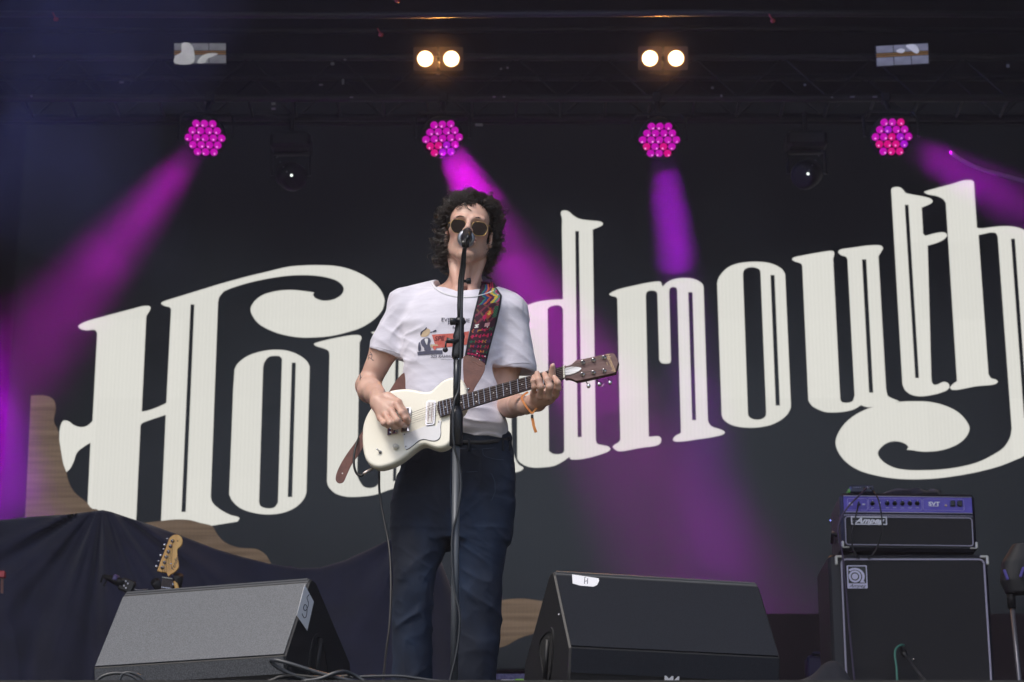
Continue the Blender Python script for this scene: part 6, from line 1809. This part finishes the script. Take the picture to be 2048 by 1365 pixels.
# ================================================================== strap
sp = thing('guitar_strap', 'dark woven strap with bright embroidery and brown leather ends over the shoulder', 'strap', S(960, 650, -.12))
M_leath = mat('brown_leather', (.10, .032, .022), .5, col2=(.15, .052, .036), nscale=30, bump=.3, bscale=150)
strap_m = bpy.data.materials.new('embroidery'); strap_m.use_nodes = True
_nt, _b = nodes_of(strap_m)
_a = _nt.nodes.new('ShaderNodeVertexColor'); _a.layer_name = 'thread'
_nt.links.new(_a.outputs['Color'], _b.inputs['Base Color']); _b.inputs['Roughness'].default_value = .85
SZ = lambda x, y: (920 + x * .13193, 560 + y * .13193)          # close survey of the strap
Lft = [SZ(*p) for p in ((330, 40), (300, 140), (262, 300), (215, 480), (165, 700), (118, 920), (85, 1080), (68, 1180))]
Rgt = [SZ(*p) for p in ((450, 60), (560, 130), (636, 235), (612, 420), (560, 640), (490, 900), (430, 1130), (395, 1290))]
NU, NV = 26, 92
def lerp_path(pts, t):
    q = t * (len(pts) - 1); i = min(int(q), len(pts) - 2); f_ = q - i
    return (pts[i][0] * (1 - f_) + pts[i + 1][0] * f_, pts[i][1] * (1 - f_) + pts[i + 1][1] * f_)
def col_at(u, v):
    """thread colour; u 0..1 across, v 0..1 down the strap"""
    BG = (.050, .010, .026)
    if u < .09 or u > .92: return (.012, .010, .02)
    rgc = np.random.default_rng(int(u * 26) * 977 + int(v * 92) * 131)
    x, y = u, v
    if v < .13:
        return (.45, .01, .09) if (u > .45 and v > .05 and rgc.random() < .8) else BG
    if v < .36:      # zigzags
        ph = (v - .14) / .075
        z = abs((ph % 2) - 1)
        k = (u - .10 - .20 * z) / .062
        i = int(math.floor(k))
        seq = [(.03, .20, .12), (.02, .06, .22), (.02, .05, .20), (.55, .13, .04), (.50, .05, .05), None, (.10, .02, .14), (.70, .50, .04), (.62, .45, .06), (.10, .28, .16), (.12, .20, .22), (.50, .03, .14)]
        if 0 <= i < len(seq) and seq[i]: return seq[i]
        return BG
    if v < .56:
        d = abs(u - .62) + abs(v - .47) * 2.4
        if d < .07: return (.65, .42, .08)
        if d < .15: return (.42, .05, .03)
        if abs(u - .48) + abs(v - .50) * 2.4 < .10: return (.50, .01, .10)
        if u > .78 and .40 < v < .52: return (.02, .22, .09) if (int(v * 92) + int(u * 26)) % 2 else BG
        if abs((u * 2.2 + v * 9) % 1 - .5) < .14: return (.20, .03, .06)
        if abs((u * 2.2 - v * 9) % 1 - .5) < .10: return (.16, .08, .04)
        return BG
    if v < .60:
        if u < .36: 
            a, b = (u - .24) * 26, (v - .58) * 92
            if abs(abs(a) - abs(b)) < .9 or abs(a) < .6: return (.75, .75, .75)
        if .55 < u < .72: return (.7, .35, .38)
        return BG
    i, j = int(u * 26) // 4, int((v - .6) * 92) // 5
    a, b = (int(u * 26) % 4) - 1.5, (int((v - .6) * 92) % 5) - 2
    pal = [(.60, .14, .03), (.50, .01, .10), (.02, .10, .09), (.06, .02, .10), (.28, .02, .04), (.42, .012, .05), (.45, .20, .03), (.02, .12, .06)]
    c = pal[(i * 3 + j * 5 + i * j) % len(pal)]
    if abs(a) + .4 > abs(b) * 1.1 and rgc.random() < .80: return c
    return BG
vs = []; fs = []; cols = []
lastp = None
for j in range(NV + 1):
    v = j / NV
    l, r = lerp_path(Lft, v), lerp_path(Rgt, v)
    for i in range(NU + 1):
        u = i / NU
        x, y = l[0] * (1 - u) + r[0] * u, l[1] * (1 - u) + r[1] * u
        q = drop(bvh_shirt, x, y, .0055)
        q2 = drop(bvh_body, x, y, .0075)
        if q is None or (q2 is not None and q2.y < q.y): q = q2 or q
        if q is None: q = S(x, y, .02 + .03 * (1 - v))
        vs.append(q)
V = np.array([tuple(p) for p in vs]).reshape(NV + 1, NU + 1, 3)
for _ in range(6):       # webbing bridges small folds
    Y_ = V[..., 1]; A = Y_.copy()
    A[1:-1, 1:-1] = (Y_[:-2, 1:-1] + Y_[2:, 1:-1] + Y_[1:-1, :-2] + Y_[1:-1, 2:]) / 4
    V[..., 1] = np.minimum(Y_, A)
n0 = V.reshape(-1, 3)
vs = [Vector(p) for p in n0]
W_ = NU + 1
for j in range(NV):
    for i in range(NU):
        fs.append((j * W_ + i, (j + 1) * W_ + i, (j + 1) * W_ + i + 1, j * W_ + i + 1)); cols.append(col_at((i + .5) / NU, (j + .5) / NV))
nb_ = len(vs)
vs += [p + Vector((0, .003, 0)) for p in vs[:nb_]]
edge = [(i, i + 1) for i in range(NU)] + [(NV * W_ + i + 1, NV * W_ + i) for i in range(NU)] + [((j + 1) * W_, j * W_) for j in range(NV)] + [(j * W_ + NU, (j + 1) * W_ + NU) for j in range(NV)]
for a, b in edge: fs.append((a, b, b + nb_, a + nb_)); cols.append((.012, .010, .02))
me = bpy.data.meshes.new('webbing'); me.from_pydata([tuple(v) for v in vs], [], fs)
at_ = me.color_attributes.new('thread', 'FLOAT_COLOR', 'CORNER')
k = 0; buf = []
for p, c in zip(me.polygons, cols):
    for _ in p.vertices: buf += [c[0], c[1], c[2], 1.0]
at_.data.foreach_set('color', buf)
link_mesh('woven_webbing', me, strap_m, sp)
MB().tube([Vector(V[0, i]) for i in range(0, NU + 1, 2)] , .004, 6).build('rolled_edge', mat('maroon_edge', (.10, .01, .03), .8), sp)
# small beads of thread
M_bead = mat('white_bead', (.8, .78, .8), .4)
for x, y in ((570, 230), (500, 165), (415, 715), (258, 1118), (295, 1215), (190, 1165), (380, 1160)):
    q = drop(bvh_shirt, *SZ(x, y), .010)
    if q is not None: MB().ball(q, .0022, 6).build('bead', M_bead, sp)
# leather end down to the horn
lp = [(927, 715, 1), (931, 713), (946, 715), (958, 721), (970, 730, 1), (969, 741), (963, 754), (949, 777), (944, 787), (936, 789), (930, 783), (928, 764), (926.5, 735)]
LP = Plane(S(948, 745, -.185), (1, -.05, 0), (0, -1, .18))
plate('leather_end', LP, [smooth_poly([(*LP.uv(p[0], p[1]), *p[2:]) for p in lp], seg=4)], M_leath, sp, .0035, bevel=.0008)
MB().lathe(LP.at(*LP.uv(937, 779), .0035), LP.n, [(0, .0045), (.002, .004), (.003, 0)], 12).build('strap_button', M_chrome, sp, smooth=True)
st_ = [LP.at(*LP.uv(*p), .0037) for p in ((944, 724), (951, 727), (958, 732), (965, 734))]
MB().tube(st_, .0006, 4).build('stitching', mat('tan_thread', (.25, .11, .07), .7), sp)
# the strap coming round the waist, and its loose tail
WP = Plane(S(797, 762, -.04), (1, -.2, 0), (-.15, -1, 0))
plate('leather_band', WP, [WP.pts([(815, 742), (817, 780), (775, 790), (781, 780), (793, 761), (803, 750)])], M_leath, sp, .003)
TP = Plane(S(705, 915, -.18), (1, .1, 0), (0, -1, .1))
tl = [(730, 862), (709, 889), (693, 911), (680.5, 932), (672.5, 952), (672.5, 962), (678, 967), (686, 965), (693, 951), (704, 928), (717, 911), (727, 893), (738, 880)]
plate('leather_tail', TP, [smooth_poly([TP.uv(*p) for p in tl], seg=4)], M_leath, sp, .0035, bevel=.0008)
MB().lathe(TP.at(*TP.uv(685, 948), .0030), TP.n, [(0, .0026), (.001, .002)], 10).build('eyelet', mat('pale_eyelet', (.7, .66, .62), .4), sp)

# jack plug and lead
jk = thing('jack_lead', 'black guitar lead with silver plug curling below the cream guitar', 'cable', S(738, 940, -.2))
a = GP.at(*GP.uv(*Z3p(400, 1115)), -.03); b = S(660 + 325 * .2052, 700 + 1210 * .2052, -.20)
MB().tube([a, a.lerp(b, .5), b], [.0042, .0055, .0048], 10).build('plug', mat('satin_plug', (.55, .48, .44), .3, metal=.8), jk, smooth=True)
MB().tube(C3([b, S(722, 952, -.20), S(713, 947, -.20), S(708, 930, -.205), S(709, 905, -.20), S(716, 880, -.18), S(728, 862, -.13), S(745, 880, -.12), S(757, 930, -.12), S(759, 985, -.12), S(768, 1040, -.14), S(777, 1085, -.16),
                S(781, 1130, -.2), S(782, 1185, -.25), S(779, 1250, -.33), S(772, 1305, -.42), S(768, 1345, -.55), S(766, 1368, -.6)], 6), .0038, 8).build('lead', M_cable, jk, smooth=True)

# ================================================================== microphone stand and microphone
YM = 7.12
ms = thing('microphone_stand', 'black and grey boom microphone stand right in front of the singer', 'microphone stand', Vector((P(908, 1365, YM).x, YM, 0)))
M_tube = mat('grey_tube', (.085, .095, .11), .5, metal=.3, bump=.1, bscale=60)
M_blk = mat('satin_black_metal', (.015, .016, .020), .38)
pb, pt_ = Vector((P(908, 1365, YM).x, YM, .02)), P(912.5, 885, YM)
MB().tube([pb, pt_], .0118, 14).build('lower_tube', M_tube, ms, smooth=True)
def lt(a, b, prof, nm, m=M_blk):
    ax = (b - a); L = ax.length
    return MB().lathe(a, ax, [(q * L, r) for q, r in prof], 18).build(nm, m, ms, smooth=True)
lt(P(912, 893, YM), P(913.2, 815, YM), [(0, .0165), (.02, .0205), (.75, .0200), (.80, .0205), (1, .0150)], 'clutch_grip')
MB().tube([P(913, 820, YM), P(914.5, 700, YM)], .0115, 14).build('upper_tube', mat('dark_grey_tube', (.03, .034, .042), .3, metal=.5), ms, smooth=True)
lt(P(914.5, 719, YM), P(920.5, 637, YM), [(0, .013), (.04, .0175), (.12, .0185), (.5, .0175), (.55, .0190), (.68, .0150), (.85, .0135), (.9, .019), (1, .014)], 'swivel_body')
MB().tube([P(920.5, 645, YM), P(920, 612, YM), P(922, 560, YM), P(926, 534, YM - .02), P(928, 508, YM - .06), P(930, 492, YM - .09)], [.0092, .0094, .0096, .0092, .0075, .0062], 14).build('boom', M_blk, ms, smooth=True)
MB().lathe(P(921, 643, YM - .02), Vector((-1, 0, -.02)), [(0, .005), (.014, .005), (.016, .011), (.031, .012), (.033, .009), (.033, 0)], 14).build('knob', M_blk, ms, smooth=True)
MB().lathe(P(926, 563, YM), Vector((1, -.1, .02)), [(0, .005), (.010, .005), (.012, .009), (.024, .010), (.026, 0)], 12).build('knob', M_blk, ms, smooth=True)
MB().tube([P(916, 683, YM - .01), P(905, 683, YM - .02), P(893, 681, YM - .02)], [.009, .007, .0095], 10).build('lever_arm', M_blk, ms, smooth=True)
MB().tube([P(892, 682, YM - .02), P(891, 696, YM - .02)], .0028, 8).ball(P(890.7, 700, YM - .02), .0086, 14).build('lever_ball', M_blk, ms, smooth=True)
MB().box(P(918, 719, YM - .012), (.007, .008, .004), bev=.001).build('chrome_screw', M_chrome, ms)
for k in range(3):
    an = R(-75 + 120 * k)
    MB().tube([pb + Vector((0, 0, .03)), pb + Vector((math.cos(an) * .20, math.sin(an) * .20, -.008))], .010, 8).build('leg', M_blk, ms, smooth=True)
# swivel and clip
kn = P(931, 488, YM - .10)
MB().lathe(kn + Vector((-.012, 0, 0)), Vector((1, 0, 0)), [(0, .011), (.006, .0125), (.018, .0125), (.024, .011)], 18).build('clip_joint', M_blk, ms, smooth=True)
MB().ball(kn + Vector((-.006, -.0115, .001)), .0042, 8).build('joint_screw', mat('steel_screw', (.2, .2, .2), .3, metal=.8), ms)
mc = thing('vocal_microphone', 'silver grille vocal microphone clipped to the stand at the mouth of the singer', 'microphone', P(932, 479, H.y - .15))
tail = P(935.5, 461, H.y - .30)
ball = P(932, 479, H.y - .150)
axm = (ball - tail); LM = axm.length
MB().lathe(tail, axm, [(0, .006), (.006, .0105), (.03, .0125), (LM * .70, .0165), (LM * .84, .0205)], 20).build('handle', mat('charcoal_mic_body', (.016, .014, .022), .4), mc, smooth=True)
M_gr = mat('silver_mesh_grille', (.34, .36, .42), .42, metal=.85, bump=1.0, bscale=900, bdist=.001)
MB().lathe(tail + axm * .82, axm, [(0, .0225), (.006, .0285), (.013, .0290), (.018, .0280)], 24).build('grille_ring', mat('pale_ring', (.32, .34, .39), .45, metal=.8), mc, smooth=True)
MB().ball(ball, .0285, 22).build('grille', M_gr, mc, smooth=True)
MB().tube([kn, kn.lerp(tail, .5) + Vector((0, .01, 0)), tail.lerp(ball, .22)], [.008, .0125, .0155], 12).build('clip', M_blk, ms, smooth=True)
# lead taped down the stand
tag(MB().tube(C3([tail + Vector((0, -.004, 0)), P(936, 470, YM - .13), P(931, 500, YM - .09), P(926, 560, YM - .03), P(922, 640, YM - .03), P(921, 705, YM - .03), P(920, 740, YM - .025), P(917, 780, YM - .02), P(908, 806, YM - .028), P(906, 845, YM - .03),
              P(908, 890, YM - .026), P(918, 930, YM - .015), P(922, 975, YM - .016), P(914, 1030, YM - .018), P(905, 1065, YM - .016), P(904, 1120, YM - .016), P(909, 1180, YM - .018), P(919, 1225, YM - .020), P(918, 1270, YM - .02), P(911, 1315, YM - .02), P(902, 1352, YM - .02), P(898, 1375, YM - .02)], 6), .0037, 8).build('microphone_lead', mat('charcoal_lead', (.02, .023, .028), .4), smooth=True),
    'dark microphone lead winding down the grey stand pole', 'cable')
HAZE = 0.0017
# ================================================================== haze over the whole place
hz = bpy.data.materials.new('stage_haze'); hz.use_nodes = True
nt = hz.node_tree; nt.nodes.clear()
out = nt.nodes.new('ShaderNodeOutputMaterial'); pv = nt.nodes.new('ShaderNodeVolumePrincipled')
pv.inputs['Density'].default_value = HAZE
pv.inputs['Color'].default_value = (.88, .82, .95, 1)
pv.inputs['Anisotropy'].default_value = 0.1
nt.links.new(pv.outputs['Volume'], out.inputs['Volume'])
tag(MB().box((0, 8, 2.2), (30, 30, 12.0)).build('haze', hz), kind='stuff')
